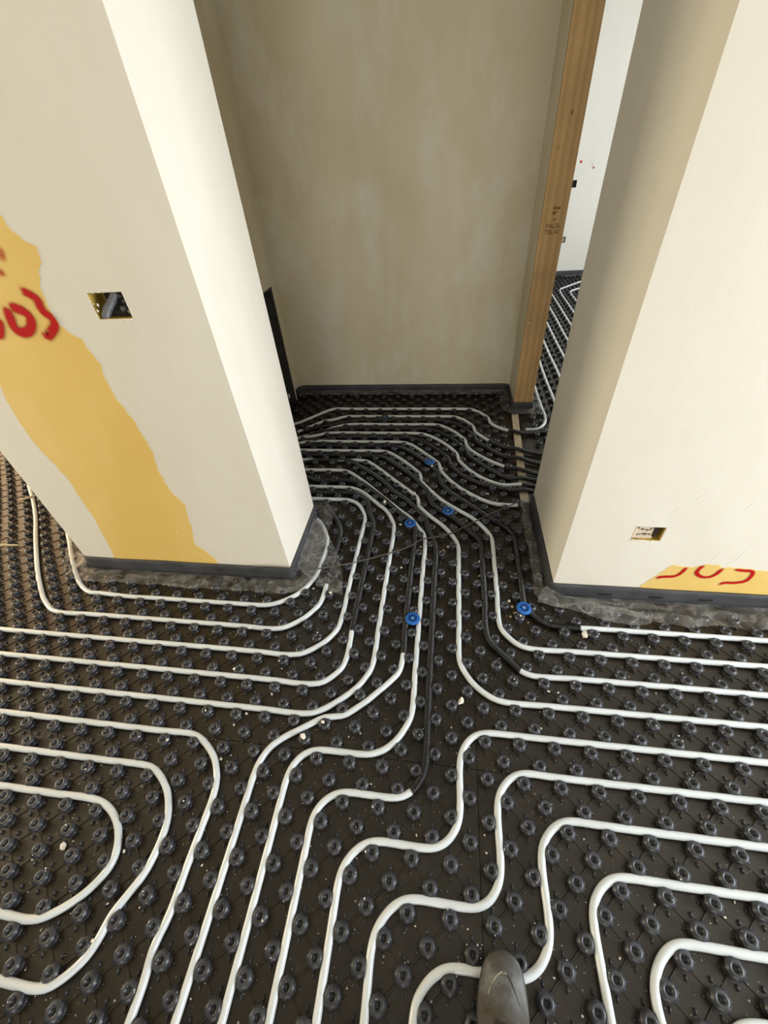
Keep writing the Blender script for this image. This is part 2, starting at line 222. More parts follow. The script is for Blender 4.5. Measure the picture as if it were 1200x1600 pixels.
def ramp(nt, src, stops):
    r = nt.nodes.new('ShaderNodeValToRGB')
    els = r.color_ramp.elements
    while len(els) < len(stops):
        els.new(0.5)
    for e, (p, c) in zip(els, stops):
        e.position = p
        e.color = (*c, 1) if len(c) == 3 else c
    nt.links.new(src, r.inputs['Fac'])
    return r


def bump(nt, bsdf, src, strength, dist):
    b = nt.nodes.new('ShaderNodeBump')
    b.inputs['Strength'].default_value = strength
    b.inputs['Distance'].default_value = dist
    nt.links.new(src, b.inputs['Height'])
    nt.links.new(b.outputs['Normal'], bsdf.inputs['Normal'])
    return b


def mix(nt, a, b, fac, mode='MIX'):
    m = nt.nodes.new('ShaderNodeMix')
    m.data_type = 'RGBA'
    m.blend_type = mode
    for i, s in ((6, a), (7, b)):
        if isinstance(s, tuple):
            m.inputs[i].default_value = (*s, 1)
        else:
            nt.links.new(s, m.inputs[i])
    if isinstance(fac, float):
        m.inputs[0].default_value = fac
    else:
        nt.links.new(fac, m.inputs[0])
    return m.outputs[2]


def plaster(name, c1, c2, c3, rough=0.75, blotch=0.5):
    m, nt, b, tc = new_mat(name)
    n1 = noise_node(nt, tc, 1.6, 5, 0.6, stretch=(1, 1, 0.6))
    r1 = ramp(nt, n1.outputs['Fac'], [(0.36, c1), (0.64, c2)])
    n2 = noise_node(nt, tc, 4.5, 6, 0.65, stretch=(1, 1, 0.45))
    r2 = ramp(nt, n2.outputs['Fac'], [(0.48, (0, 0, 0)), (0.72, (blotch, blotch, blotch))])
    col = mix(nt, r1.outputs[0], c3, r2.outputs[0])
    nt.links.new(col, b.inputs['Base Color'])
    b.inputs['Roughness'].default_value = rough
    b.inputs['Specular IOR Level'].default_value = 0.25
    # trowel marks
    n3 = noise_node(nt, tc, 9, 8, 0.6, stretch=(1, 1, 0.5))
    bump(nt, b, n3.outputs['Fac'], 0.25, 0.006)
    return m


M = {}
M['plaster'] = plaster('skim_plaster', (0.69, 0.64, 0.55), (0.73, 0.685, 0.60), (0.76, 0.725, 0.66))
M['plaster_old'] = plaster('patchy_render', (0.69, 0.62, 0.455), (0.78, 0.71, 0.57), (0.82, 0.78, 0.71), blotch=1.0)
M['plaster_white'] = plaster('white_render', (0.74, 0.73, 0.69), (0.78, 0.77, 0.73), (0.68, 0.69, 0.70))
M['ceiling'] = plaster('ceiling_plaster', (0.72, 0.69, 0.62), (0.75, 0.72, 0.65), (0.7, 0.68, 0.6))


def simple(name, col, rough=0.5, spec=0.5, var=0.12, scale=30, bmp=0.0, bscale=80, metallic=0.0):
    m, nt, b, tc = new_mat(name)
    n = noise_node(nt, tc, scale, 4)
    lo = tuple(c * (1 - var) for c in col)
    hi = tuple(min(1, c * (1 + var)) for c in col)
    r = ramp(nt, n.outputs['Fac'], [(0.35, lo), (0.65, hi)])
    nt.links.new(r.outputs[0], b.inputs['Base Color'])
    b.inputs['Roughness'].default_value = rough
    b.inputs['Specular IOR Level'].default_value = spec
    b.inputs['Metallic'].default_value = metallic
    if bmp:
        n2 = noise_node(nt, tc, bscale, 3)
        bump(nt, b, n2.outputs['Fac'], bmp, 0.003)
    return m


M['slab'] = simple('concrete_slab', (0.10, 0.09, 0.075), 0.9)
M['panel'] = simple('black_plastic_warm_reflection', (0.021, 0.0155, 0.009), 0.36, 0.42, 0.25, 12, 0.35, 35)  # black plastic, with the reflection of warm walls put into its brown tint
M['stud'] = simple('black_plastic_sky_reflection', (0.030, 0.032, 0.040), 0.36, 0.5, 0.2, 14)  # same black plastic, sky reflection painted in as a blue-grey tint
M['pipe'] = simple('milky_white_tube', (0.62, 0.665, 0.70), 0.24, 0.6, 0.05, 9)
M['sleeve'] = simple('black_corrugated_plastic', (0.010, 0.010, 0.011), 0.36, 0.5, 0.1)
M['strip'] = simple('grey_foam_edge_strip', (0.046, 0.047, 0.053), 0.55, 0.4, 0.25, 10, 0.3, 60)
M['yellow'] = plaster('ochre_board', (0.70, 0.475, 0.135), (0.76, 0.535, 0.175), (0.80, 0.60, 0.27), blotch=0.35)
M['blue'] = simple('blue_plastic', (0.012, 0.105, 0.40), 0.35, 0.5, 0.08)
M['dark_blue'] = simple('dusty_dark_blue_plastic', (0.02, 0.05, 0.09), 0.5, 0.4, 0.1)
M['screw'] = simple('zinc_screw', (0.35, 0.42, 0.5), 0.4, 0.5, 0.1, metallic=0.6)
M['chip'] = simple('plaster_crumb', (0.80, 0.76, 0.68), 0.85, 0.2, 0.08, 60)
M['beige'] = simple('beige_foam', (0.50, 0.36, 0.21), 0.8, 0.3, 0.2, 40)
M['batten'] = simple('dusty_batten', (0.42, 0.35, 0.24), 0.8, 0.2, 0.15, 30)
M['cable'] = simple('thin_black_cord', (0.075, 0.068, 0.058), 0.5, 0.4, 0.1)
M['steel'] = simple('galvanised_steel', (0.10, 0.10, 0.10), 0.5, 0.5, 0.2, metallic=0.5)
M['dark'] = simple('dark_recess', (0.02, 0.018, 0.015), 0.8, 0.2, 0.3)
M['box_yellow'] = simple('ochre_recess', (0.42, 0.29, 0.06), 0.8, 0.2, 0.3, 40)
M['brick'] = simple('pale_brick', (0.66, 0.55, 0.43), 0.9, 0.2, 0.12, 60, 0.5, 120)
M['ink'] = simple('brown_stamp_ink', (0.13, 0.07, 0.025), 0.8, 0.1, 0.1)
M['frame'] = simple('white_window_frame', (0.8, 0.8, 0.8), 0.4, 0.5, 0.02)
M['rubber'] = simple('dark_rubber_sole', (0.03, 0.028, 0.025), 0.7, 0.3, 0.2)
M['lace'] = simple('charcoal_lace', (0.04, 0.036, 0.03), 0.85, 0.2, 0.2)
M['thread'] = simple('pale_thread', (0.42, 0.38, 0.30), 0.8, 0.2, 0.1)


def suede():
    m, nt, b, tc = new_mat('dusty_grey_suede')
    n = noise_node(nt, tc, 16, 5, 0.6)
    r = ramp(nt, n.outputs['Fac'], [(0.34, (0.055, 0.045, 0.030)), (0.52, (0.085, 0.082, 0.078)), (0.70, (0.17, 0.175, 0.18))])
    nt.links.new(r.outputs[0], b.inputs['Base Color'])
    b.inputs['Roughness'].default_value = 0.85
    b.inputs['Specular IOR Level'].default_value = 0.2
    n2 = noise_node(nt, tc, 180, 3)
    bump(nt, b, n2.outputs['Fac'], 0.3, 0.002)
    return m


def wood():
    m, nt, b, tc = new_mat('pine_subframe')
    w = nt.nodes.new('ShaderNodeTexWave')
    w.wave_type = 'BANDS'
    w.bands_direction = 'X'
    w.inputs['Scale'].default_value = 9
    w.inputs['Distortion'].default_value = 5
    w.inputs['Detail'].default_value = 4
    mp = nt.nodes.new('ShaderNodeMapping')
    mp.inputs['Scale'].default_value = (1, 1, 0.07)
    nt.links.new(tc.outputs['Object'], mp.inputs['Vector'])
    nt.links.new(mp.outputs['Vector'], w.inputs['Vector'])
    r = ramp(nt, w.outputs['Fac'], [(0.2, (0.50, 0.31, 0.135)), (0.8, (0.57, 0.37, 0.17))])
    n = noise_node(nt, tc, 3, 4)
    r2 = ramp(nt, n.outputs['Fac'], [(0.35, (0.85, 0.85, 0.85)), (0.65, (1.12, 1.12, 1.1))])
    c = mix(nt, r.outputs[0], r2.outputs[0], 1.0, 'MULTIPLY')
    nt.links.new(c, b.inputs['Base Color'])
    b.inputs['Roughness'].default_value = 0.6
    return m


def film():
    """thin clear film: mostly see-through, milky along its creases, glossy"""
    m, nt, b, tc = new_mat('clear_plastic_film')
    out = nt.nodes['Material Output']
    v = nt.nodes.new('ShaderNodeTexVoronoi')
    v.feature = 'DISTANCE_TO_EDGE'
    v.inputs['Scale'].default_value = 15
    n = noise_node(nt, tc, 14, 5, 0.6)
    vm = nt.nodes.new('ShaderNodeVectorMath')
    vm.operation = 'MULTIPLY_ADD'
    nt.links.new(n.outputs['Color'], vm.inputs[0])
    vm.inputs[1].default_value = (0.12, 0.12, 0.12)
    nt.links.new(tc.outputs['Object'], vm.inputs[2])
    nt.links.new(vm.outputs[0], v.inputs['Vector'])
    crease = ramp(nt, v.outputs['Distance'], [(0.0, (0.8, 0.8, 0.8)), (0.10, (0.0, 0.0, 0.0))])
    b.inputs['Base Color'].default_value = (0.52, 0.51, 0.49, 1)
    b.inputs['Roughness'].default_value = 0.10
    b.inputs['Specular IOR Level'].default_value = 1.0
    bump(nt, b, v.outputs['Distance'], 0.35, 0.008)
    tr = nt.nodes.new('ShaderNodeBsdfTransparent')
    tr.inputs[0].default_value = (0.93, 0.93, 0.93, 1)
    ms = nt.nodes.new('ShaderNodeMixShader')
    n2 = noise_node(nt, tc, 9, 6, 0.7)
    r = ramp(nt, n2.outputs['Fac'], [(0.36, (0.025, 0.025, 0.025)), (0.70, (0.25, 0.25, 0.25))])
    mx = nt.nodes.new('ShaderNodeMath')
    mx.operation = 'MULTIPLY_ADD'
    nt.links.new(crease.outputs[0], mx.inputs[0])
    mx.inputs[1].default_value = 0.20
    nt.links.new(r.outputs[0], mx.inputs[2])
    nt.links.new(mx.outputs[0], ms.inputs[0])
    nt.links.new(tr.outputs[0], ms.inputs[1])
    nt.links.new(b.outputs[0], ms.inputs[2])
    nt.links.new(ms.outputs[0], out.inputs['Surface'])
    return m


def spray():
    """red spray paint, density from the 'paint' attribute with a speckled soft edge"""
    m, nt, b, tc = new_mat('red_spray_paint')
    out = nt.nodes['Material Output']
    b.inputs['Base Color'].default_value = (0.46, 0.004, 0.006, 1)
    b.inputs['Roughness'].default_value = 0.75
    b.inputs['Specular IOR Level'].default_value = 0.15
    at = nt.nodes.new('ShaderNodeAttribute')
    at.attribute_name = 'paint'
    n = noise_node(nt, tc, 260, 2)
    ad = nt.nodes.new('ShaderNodeMath')
    ad.operation = 'MULTIPLY_ADD'
    nt.links.new(n.outputs['Fac'], ad.inputs[0])
    ad.inputs[1].default_value = 0.35
    nt.links.new(at.outputs['Fac'], ad.inputs[2])
    mr = nt.nodes.new('ShaderNodeMapRange')
    mr.interpolation_type = 'SMOOTHSTEP'
    mr.inputs['From Min'].default_value = 0.22
    mr.inputs['From Max'].default_value = 1.05
    nt.links.new(ad.outputs[0], mr.inputs['Value'])
    tr = nt.nodes.new('ShaderNodeBsdfTransparent')
    ms = nt.nodes.new('ShaderNodeMixShader')
    nt.links.new(mr.outputs[0], ms.inputs[0])
    nt.links.new(tr.outputs[0], ms.inputs[1])
    nt.links.new(b.outputs[0], ms.inputs[2])
    nt.links.new(ms.outputs[0], out.inputs['Surface'])
    return m


M['suede'] = suede()
M['wood'] = wood()
M['film'] = film()
M['spray'] = spray()

# ------------------------------------------------------------------ the rooms
H = 2.7
V, F = box_vf(-4.6, 3.1, -5.3, 5.9, -0.12, -0.026)
structure(mesh_obj('floor', V, F, M['slab']))
V, F = box_vf(-4.6, 3.1, -5.3, 5.9, H, H + 0.1)
structure(mesh_obj('ceiling', V, F, M['ceiling']))


def prism(name, outline, z0, z1, mat):
    """vertical walls over a counter-clockwise outline"""
    n = len(outline)
    V = [(x, y, z0) for x, y in outline] + [(x, y, z1) for x, y in outline]
    F = [(i, (i + 1) % n, n + (i + 1) % n, n + i) for i in range(n)]
    F += [tuple(range(n))[::-1], tuple(range(n, 2 * n))]
    return mesh_obj(name, V, F, mat)


def wall_with_holes(name, axis, a0, a1, d0, d1, z0, z1, holes, mat, inner=None, blind=None):
    """box wall; holes cut in the low-d face (blind=depth) or right through.
    axis 'x': wall runs along X, thickness d along Y. axis 'y': the other way."""
    us = sorted({a0, a1, *[h[0] for h in holes], *[h[1] for h in holes]})
    zs = sorted({z0, z1, *[h[2] for h in holes], *[h[3] for h in holes]})
    V, F, mi = [], [], []

    def P(u, d, z):
        return (u, d, z) if axis == 'x' else (d, u, z)

    def quad(pts, m=0):
        b = len(V)
        V.extend(pts)
        F.append((b, b + 1, b + 2, b + 3))
        mi.append(m)

    def is_hole(u, z):
        return any(h[0] < u < h[1] and h[2] < z < h[3] for h in holes)
    fin = d1 if blind is None else d0 + blind * (1 if d1 > d0 else -1)
    for i in range(len(us) - 1):
        for k in range(len(zs) - 1):
            hh = is_hole((us[i] + us[i + 1]) / 2, (zs[k] + zs[k + 1]) / 2)
            c = [(us[i], zs[k]), (us[i + 1], zs[k]), (us[i + 1], zs[k + 1]), (us[i], zs[k + 1])]
            if not hh:
                quad([P(u, d0, z) for u, z in c])
            elif blind is not None:
                quad([P(u, fin, z) for u, z in c], 1)
            if not hh or blind is not None:
                quad([P(u, d1, z) for u, z in reversed(c)])
    for h in holes:
        u0, u1, w0, w1 = h[:4]
        for (ua, za, ub, zb) in ((u0, w0, u1, w0), (u1, w0, u1, w1), (u1, w1, u0, w1), (u0, w1, u0, w0)):
            quad([P(ua, d0, za), P(ua, fin, za), P(ub, fin, zb), P(ub, d0, zb)], 1 if blind is not None else 0)
    for (ua, za, ub, zb) in ((a0, z0, a1, z0), (a1, z0, a1, z1), (a1, z1, a0, z1), (a0, z1, a0, z0)):
        quad([P(ua, d0, za), P(ub, d0, zb), P(ub, d1, zb), P(ua, d1, za)])
    me = bpy.data.meshes.new(name)
    me.from_pydata(V, [], F)
    me.materials.append(mat)
    me.materials.append(inner or mat)
    me.polygons.foreach_set('material_index', mi)
    bm = bmesh.new()
    bm.from_mesh(me)
    bmesh.ops.remove_doubles(bm, verts=bm.verts, dist=1e-5)
    bmesh.ops.recalc_face_normals(bm, faces=bm.faces)
    bm.to_mesh(me)
    bm.free()
    o = bpy.data.objects.new(name, me)
    COL.objects.link(o)
    return o


YF = 0.775
XL0, XL1 = -1.945, -0.976        # left pier
XR = 0.080                       # right wall end
YB = 1.168                       # back of the left pier
YBACK = 2.54
XSIDE = -1.455

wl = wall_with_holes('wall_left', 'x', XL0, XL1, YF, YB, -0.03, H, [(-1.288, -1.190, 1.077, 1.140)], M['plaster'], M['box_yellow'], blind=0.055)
structure(wl)
bevel(wl, 0.003)
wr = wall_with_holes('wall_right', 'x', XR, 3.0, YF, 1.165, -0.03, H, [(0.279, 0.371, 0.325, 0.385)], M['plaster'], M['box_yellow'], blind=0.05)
structure(wr)
bevel(wr, 0.003)
V, F = box_vf(XR, 0.20, 1.165, 1.315, -0.03, H)
structure(mesh_obj('wall_door_stub', V, F, M['plaster']))
ws = wall_with_holes('wall_side', 'y', YB, YBACK, XSIDE, XL0, -0.03, H, [(1.72, 2.44, -0.028, 0.768)], M['plaster_old'], M['dark'], blind=0.12)
structure(ws)
V, F = box_vf(XL0, XR, YBACK, 2.66, -0.03, H)
structure(mesh_obj('wall_back', V, F, M['plaster_old']))
V, F = box_vf(XR, 0.197, 2.285, 5.72, -0.03, H)
structure(mesh_obj('wall_partition', V, F, M['plaster_old']))
structure(wall_with_holes('wall_far', 'x', 0.19, 3.0, 5.70, 5.80, -0.03, H, [(0.925, 0.975, 0.885, 0.95), (0.925, 0.968, 0.37, 0.43)], M['plaster_white'], M['dark'], blind=0.05))
structure(wall_with_holes('wall_outer_right', 'y', -5.2, 5.8, 3.0, 3.1, -0.03, H, [(-1.2, 0.3, 0.15, 2.1), (2.8, 4.6, 0.3, 2.2)], M['plaster']))
structure(wall_with_holes('wall_outer_left', 'y', -5.2, 4.0, -4.5, -4.6, -0.03, H, [(1.1, 2.9, 0.35, 1.85), (-0.35, 0.58, 0.15, 2.0)], M['plaster']))  # second opening is added for the left fill light
structure(wall_with_holes('wall_near', 'x', -4.6, 3.1, -5.2, -5.3, -0.03, H, [(-0.75, 1.25, 0.15, 2.15)], M['plaster']))
V, F = box_vf(-4.5, XL0, 3.9, 4.0, -0.03, H)
structure(mesh_obj('wall_left_room', V, F, M['plaster']))


def window_frame(name, axis, a0, a1, d, z0, z1):
    V, F = [], []
    t = 0.05
    for (u0, u1, w0, w1) in ((a0, a1, z0, z0 + t), (a0, a1, z1 - t, z1), (a0, a0 + t, z0, z1), (a1 - t, a1, z0, z1),
                             ((a0 + a1) / 2 - t / 2, (a0 + a1) / 2 + t / 2, z0, z1)):
        if axis == 'y':
            box_vf(d, d + 0.05, u0, u1, w0, w1, V, F)
        else:
            box_vf(u0, u1, d, d + 0.05, w0, w1, V, F)
    structure(mesh_obj(name, V, F, M['frame']))


window_frame('window_1', 'y', -1.2, 0.3, 3.04, 0.15, 2.1)
window_frame('window_2', 'y', 2.8, 4.6, 3.04, 0.3, 2.2)
window_frame('window_3', 'y', 1.1, 2.9, -4.59, 0.35, 1.85)
window_frame('window_4', 'x', -0.75, 1.25, -5.29, 0.15, 2.15)
window_frame('added_window', 'y', -0.35, 0.58, -4.59, 0.15, 2.0)  # frame of the opening added for the left fill light


# exposed ochre areas: the skim coat stops with a ragged edge (1 mm step)
def ragged(poly, amp=0.006, step=0.008):
    out = []
    for (a, b), (c, d) in zip(poly, poly[1:]):
        n = max(1, int(math.hypot(c - a, d - b) / step))
        for k in range(n):
            x, z = a + (c - a) * k / n, b + (d - b) * k / n
            q = noise.noise_vector(Vector((x * 40, z * 40, 1.3))) * amp + noise.noise_vector(Vector((x * 130, z * 130, 4))) * amp * 0.5
            out.append((x + q.x, z + q.y))
    out.append(poly[-1])
    return out


def wall_patch(name, outline, y, mat, parent, thick=0.001):
    bm = bmesh.new()
    vs = [bm.verts.new((x, y - thick, z)) for x, z in outline]
    f = bm.faces.new(vs)
    r = bmesh.ops.extrude_face_region(bm, geom=[f])
    for v in r['geom']:
        if isinstance(v, bmesh.types.BMVert):
            v.co.y = y + 0.0005
    bmesh.ops.recalc_face_normals(bm, faces=bm.faces)
    bmesh.ops.triangulate(bm, faces=bm.faces)
    me = bpy.data.meshes.new(name)
    bm.to_mesh(me)
    bm.free()
    me.materials.append(mat)
    o = bpy.data.objects.new(name, me)
    COL.objects.link(o)
    o.parent = parent
    return o


yl = [p for p in YELLOW_LEFT]
right_edge = ragged(yl[:26])
left_edge = ragged(yl[26:], 0.003)
top = [(XL0, 1.24)]
ole = [p for p in left_edge if p[0] > XL0 + 0.002]
patch = [(XL0 + 0.001, 1.42)] + [(x, z) for x, z in right_edge if z < 1.33] + ole + [(XL0 + 0.001, 0.99)]
p1 = wall_patch('exposed_board', patch, YF, M['yellow'], wl)
p1['label'] = 'band of bare ochre board between two coats of plaster'
yr = ragged(YELLOW_RIGHT_TOP)
p2 = wall_patch('exposed_board', yr + [(0.36, 0.0)], YF, M['yellow'], wr)
p2['label'] = 'bare ochre board low on the plastered wall'


def smooth_path(pts, step=0.004):
    """Catmull-Rom through the points, resampled evenly"""
    P = np.array(pts, float)
    if len(P) < 3:
        P = np.vstack([P[0], P.mean(0), P[-1]])
    E = np.vstack([2 * P[0] - P[1], P, 2 * P[-1] - P[-2]])
    out = []
    for i in range(1, len(E) - 2):
        p0, p1, p2, p3 = E[i - 1:i + 3]
        n = max(2, int(np.linalg.norm(p2 - p1) / step * 1.5))
        t = np.linspace(0, 1, n, endpoint=False)[:, None]
        out.append(0.5 * (2 * p1 + (p2 - p0) * t + (2 * p0 - 5 * p1 + 4 * p2 - p3) * t ** 2 + (3 * p1 - p0 - 3 * p2 + p3) * t ** 3))
    out.append(P[-1:])
    Q = np.vstack(out)
    s = np.concatenate([[0], np.cumsum(np.linalg.norm(np.diff(Q, axis=0), axis=1))])
    m = max(3, int(s[-1] / step) + 1)
    u = np.linspace(0, s[-1], m)
    return np.stack([np.interp(u, s, Q[:, k]) for k in range(Q.shape[1])], 1)


def spray_strokes(name, strokes, y, width, parent, dens=1.0, off=0.0022):
    V, F, W = [], [], []
    for j, st in enumerate(strokes):
        Q = smooth_path(st, 0.004)
        T = np.gradient(Q, axis=0)
        T /= np.linalg.norm(T, axis=1)[:, None] + 1e-9
        N = np.stack([-T[:, 1], T[:, 0]], 1)
        b = len(V)
        prof = [(-1.35, 0), (-.8, .38), (-.4, 1), (.4, 1), (.8, .38), (1.35, 0)]
        n = len(Q)
        d = dens[j] if isinstance(dens, (list, tuple)) else dens
        for i, (q, nn) in enumerate(zip(Q, N)):
            e = min(1, i / 4, (n - 1 - i) / 4)
            w = width * (1 + 0.15 * noise.noise(Vector((q[0] * 30, q[1] * 30, 0))))
            for s, a in prof:
                V.append((q[0] + nn[0] * s * w, y - off - 0.0002 * j, q[1] + nn[1] * s * w))
                W.append(a * e * d)
        for i in range(n - 1):
            for k in range(5):
                a = b + i * 6 + k
                F.append((a, a + 1, a + 7, a + 6))
    o = mesh_obj(name, V, F, M['spray'], parent)
    at = o.data.attributes.new('paint', 'FLOAT', 'POINT')
    at.data.foreach_set('value', W)
    return o


spray_strokes('spray_lettering', [[q for q in s if True] for s in SPRAY_LEFT], YF, 0.016, wl, [0.45, 0.6, 0.85, 1.1, 1.0])['label'] = 'red sprayed digits on the ochre board'
spray_strokes('spray_lettering', SPRAY_RIGHT, YF, 0.0085, wr, 0.85)['label'] = 'red sprayed characters cut off by plaster'
spray_strokes('spray_marks', [[(0.975, 1.12), (0.98, 1.085)], [(1.085, 1.085), (1.11, 1.06)], [(1.115, 1.06), (1.12, 1.03)]], 5.70, 0.014, bpy.data.objects['wall_far'], [1.0, .35, .9])


# small dents and trowel ridges on the right wall
def ridge(V, F, a, b, y, w=0.0030, h=0.0007):
    (x0, z0), (x1, z1) = a, b
    n = Vector((-(z1 - z0), x1 - x0)).normalized() * w
    k = len(V)
    V += [(x0 - n.x, y, z0 - n.y), (x0 + n.x, y, z0 + n.y), (x1 + n.x, y, z1 + n.y), (x1 - n.x, y, z1 - n.y), (x0, y - h, z0), (x1, y - h, z1)]
    F += [(k, k + 4, k + 5, k + 3), (k + 4, k + 1, k + 2, k + 5), (k, k + 1, k + 4), (k + 3, k + 5, k + 2)]


V, F = [], []
for a, b in [((0.50, 0.93), (0.51, 0.98)), ((0.565, 0.235), (0.572, 0.29)), ((0.62, 0.225), (0.632, 0.285)), ((0.635, 0.24), (0.645, 0.30)),
             ((0.30, 0.42), (0.32, 0.425)), ((0.36, 0.44), (0.39, 0.49)), ((0.41, 0.50), (0.43, 0.53)), ((0.33, 0.40), (0.345, 0.415)),
             ((0.50, 0.43), (0.51, 0.45)), ((0.56, 0.47), (0.575, 0.50)), ((0.255, 0.30), (0.28, 0.318)), ((0.33, 0.312), (0.345, 0.318))]:
    ridge(V, F, a, b, YF)
o = mesh_obj('plaster_ridges', V, F, M['plaster'], wr)
V, F = [], []
for a, b in [((-1.34, 1.19), (-1.325, 1.185)), ((-1.36, 1.10), (-1.335, 1.095)), ((-1.30, 1.145), (-1.29, 1.15)), ((-1.21, 1.07), (-1.185, 1.072)), ((-1.24, 1.148), (-1.235, 1.16)),
             ((-1.62, 0.33), (-1.56, 0.31)), ((-1.48, 0.62), (-1.45, 0.61))]:
    ridge(V, F, a, b, YF)
mesh_obj('plaster_ridges', V, F, M['plaster'], wl)
V, F = [], []
for (px_, pz) in [(-1.22, 0.14), (-1.45, 0.10), (-1.3, 0.2), (-1.41, 0.27), (-1.5, 0.16), (-1.1, 0.5)]:
    box_vf(px_ - .003, px_ + .003, YF - .0012, YF, pz - .002, pz + .002, V, F)
mesh_obj('plaster_splashes', V, F, M['chip'], wl)

# ------------------------------------------------------------------ lattice of the studded panels
DX = [18, 22, 26, 33, 38, 41, 45]
DY = [0, .4, .6, .65, .75, 1.0, 1.2]


def drift(n):
    return np.interp(n, DX, DY)


BLOCK = [(XL0, XL1, YF, YB), (-9, XSIDE, YB, 2.66), (XR, 3.1, YF, 1.165), (XR, .2, 1.1, 1.315), (-9, XR, YBACK, 9), (XR, .197, 2.26, 9), (-9, 9, 5.7, 9),
         (0.03, 0.105, 1.315, 2.26)]
BLOCK[1] = (XL0, XSIDE, YB, 2.66)
BLOCK[4] = (XL0, XR, YBACK, 9)


def blocked(x, y, m):
    return any(a - m < x < b + m and c - m < y < d + m for a, b, c, d in BLOCK)


def stud_positions():
    S = []
    for k in range(-16, 54):
        for i in range(-78, 28):
            if (i + k) % 2:
                continue
            x, y = i * A, (k + float(drift(k))) * A
            if y > 2.3 and x > 0.13:
                continue
            if x > .2 and y > 1.1:
                continue
            if blocked(x, y, 0.028):
                continue
            S.append((x, y, 0))
    # the room behind the timber post keeps its own phase
    for k in range(22, 114):
        for i in range(3, 34):
            if (i + k) % 2:
                continue
            x, y = (i + .85) * A, (k + .3) * A
            if x < .2 and not (1.34 < y < 2.25 and x > .12):
                continue
            if y < 1.19 or blocked(x, y, 0.028):
                continue
            # only the part that can be seen past the post or from a step aside
            if x > 0.25 + (y - 1.3) * 0.42:
                continue
            S.append((x, y, 1))
    return np.array(S)


STUDS = stud_positions()


def relax(Q, rad):
    """let a path run clear of the studs, as it is pressed between them"""
    Q = Q.copy()
    for _ in range(14):
        Q[1:-1] = Q[1:-1] * .5 + (Q[:-2] + Q[2:]) * .25
    S = STUDS[:, :2]
    lo, hi = Q.min(0) - .1, Q.max(0) + .1
    S = S[(S[:, 0] > lo[0]) & (S[:, 0] < hi[0]) & (S[:, 1] > lo[1]) & (S[:, 1] < hi[1])]
    if len(S) == 0:
        return Q
    D = np.zeros_like(Q)
    for it in range(40):
        P = Q + D
        d = P[:, None, :] - S[None]
        L = np.linalg.norm(d, axis=2)
        j = L.argmin(1)
        l = L[np.arange(len(Q)), j]
        v = d[np.arange(len(Q)), j] / (l[:, None] + 1e-9)
        D += np.clip(rad - l, 0, None)[:, None] * v * .5
        for _ in range(3):
            D[1:-1] = D[1:-1] * .5 + (D[:-2] + D[2:]) * .25
    return Q + D


def frames(P):
    T = np.gradient(P, axis=0)
    T /= np.linalg.norm(T, axis=1)[:, None] + 1e-12
    up = np.array([0, 0, 1.0])
    B = np.cross(T, up)
    B /= np.linalg.norm(B, axis=1)[:, None] + 1e-12
    N = np.cross(B, T)
    return T, B, N


def tube_mesh(P, R, seg):
    n = len(P)
    T, B, N = frames(P)
    a = np.linspace(0, 2 * np.pi, seg, endpoint=False)
    R = np.broadcast_to(R, (n,))
    V = P[:, None, :] + R[:, None, None] * (np.cos(a)[None, :, None] * B[:, None, :] + np.sin(a)[None, :, None] * N[:, None, :])
    V = V.reshape(-1, 3)
    i = np.arange(n - 1)[:, None] * seg
    k = np.arange(seg)[None]
    k2 = (k + 1) % seg
    F = np.stack([i + k, i + k2, i + seg + k2, i + seg + k], -1).reshape(-1, 4)
    # end discs as quads collapsed on the centre
    c0, c1 = len(V), len(V) + 1
    V = np.vstack([V, P[0], P[-1]])
    e = []
    for q in range(0, seg, 2):
        e.append((c0, (q + 2) % seg, (q + 1) % seg, q))
        b = (n - 1) * seg
        e.append((c1, b + q, b + (q + 1) % seg, b + (q + 2) % seg))
    return V, np.vstack([F, np.array(e)])


def height(x, y):
    """tubes lie in the channels and step over the batten of the doorway"""
    h = np.full(len(x), 0.0136)
    h += 0.013 * np.exp(-((x - (0.055 + 0.03 * (y - 1.7))) / 0.05) ** 2) * ((y > 1.35) & (y < 2.2))
    return h


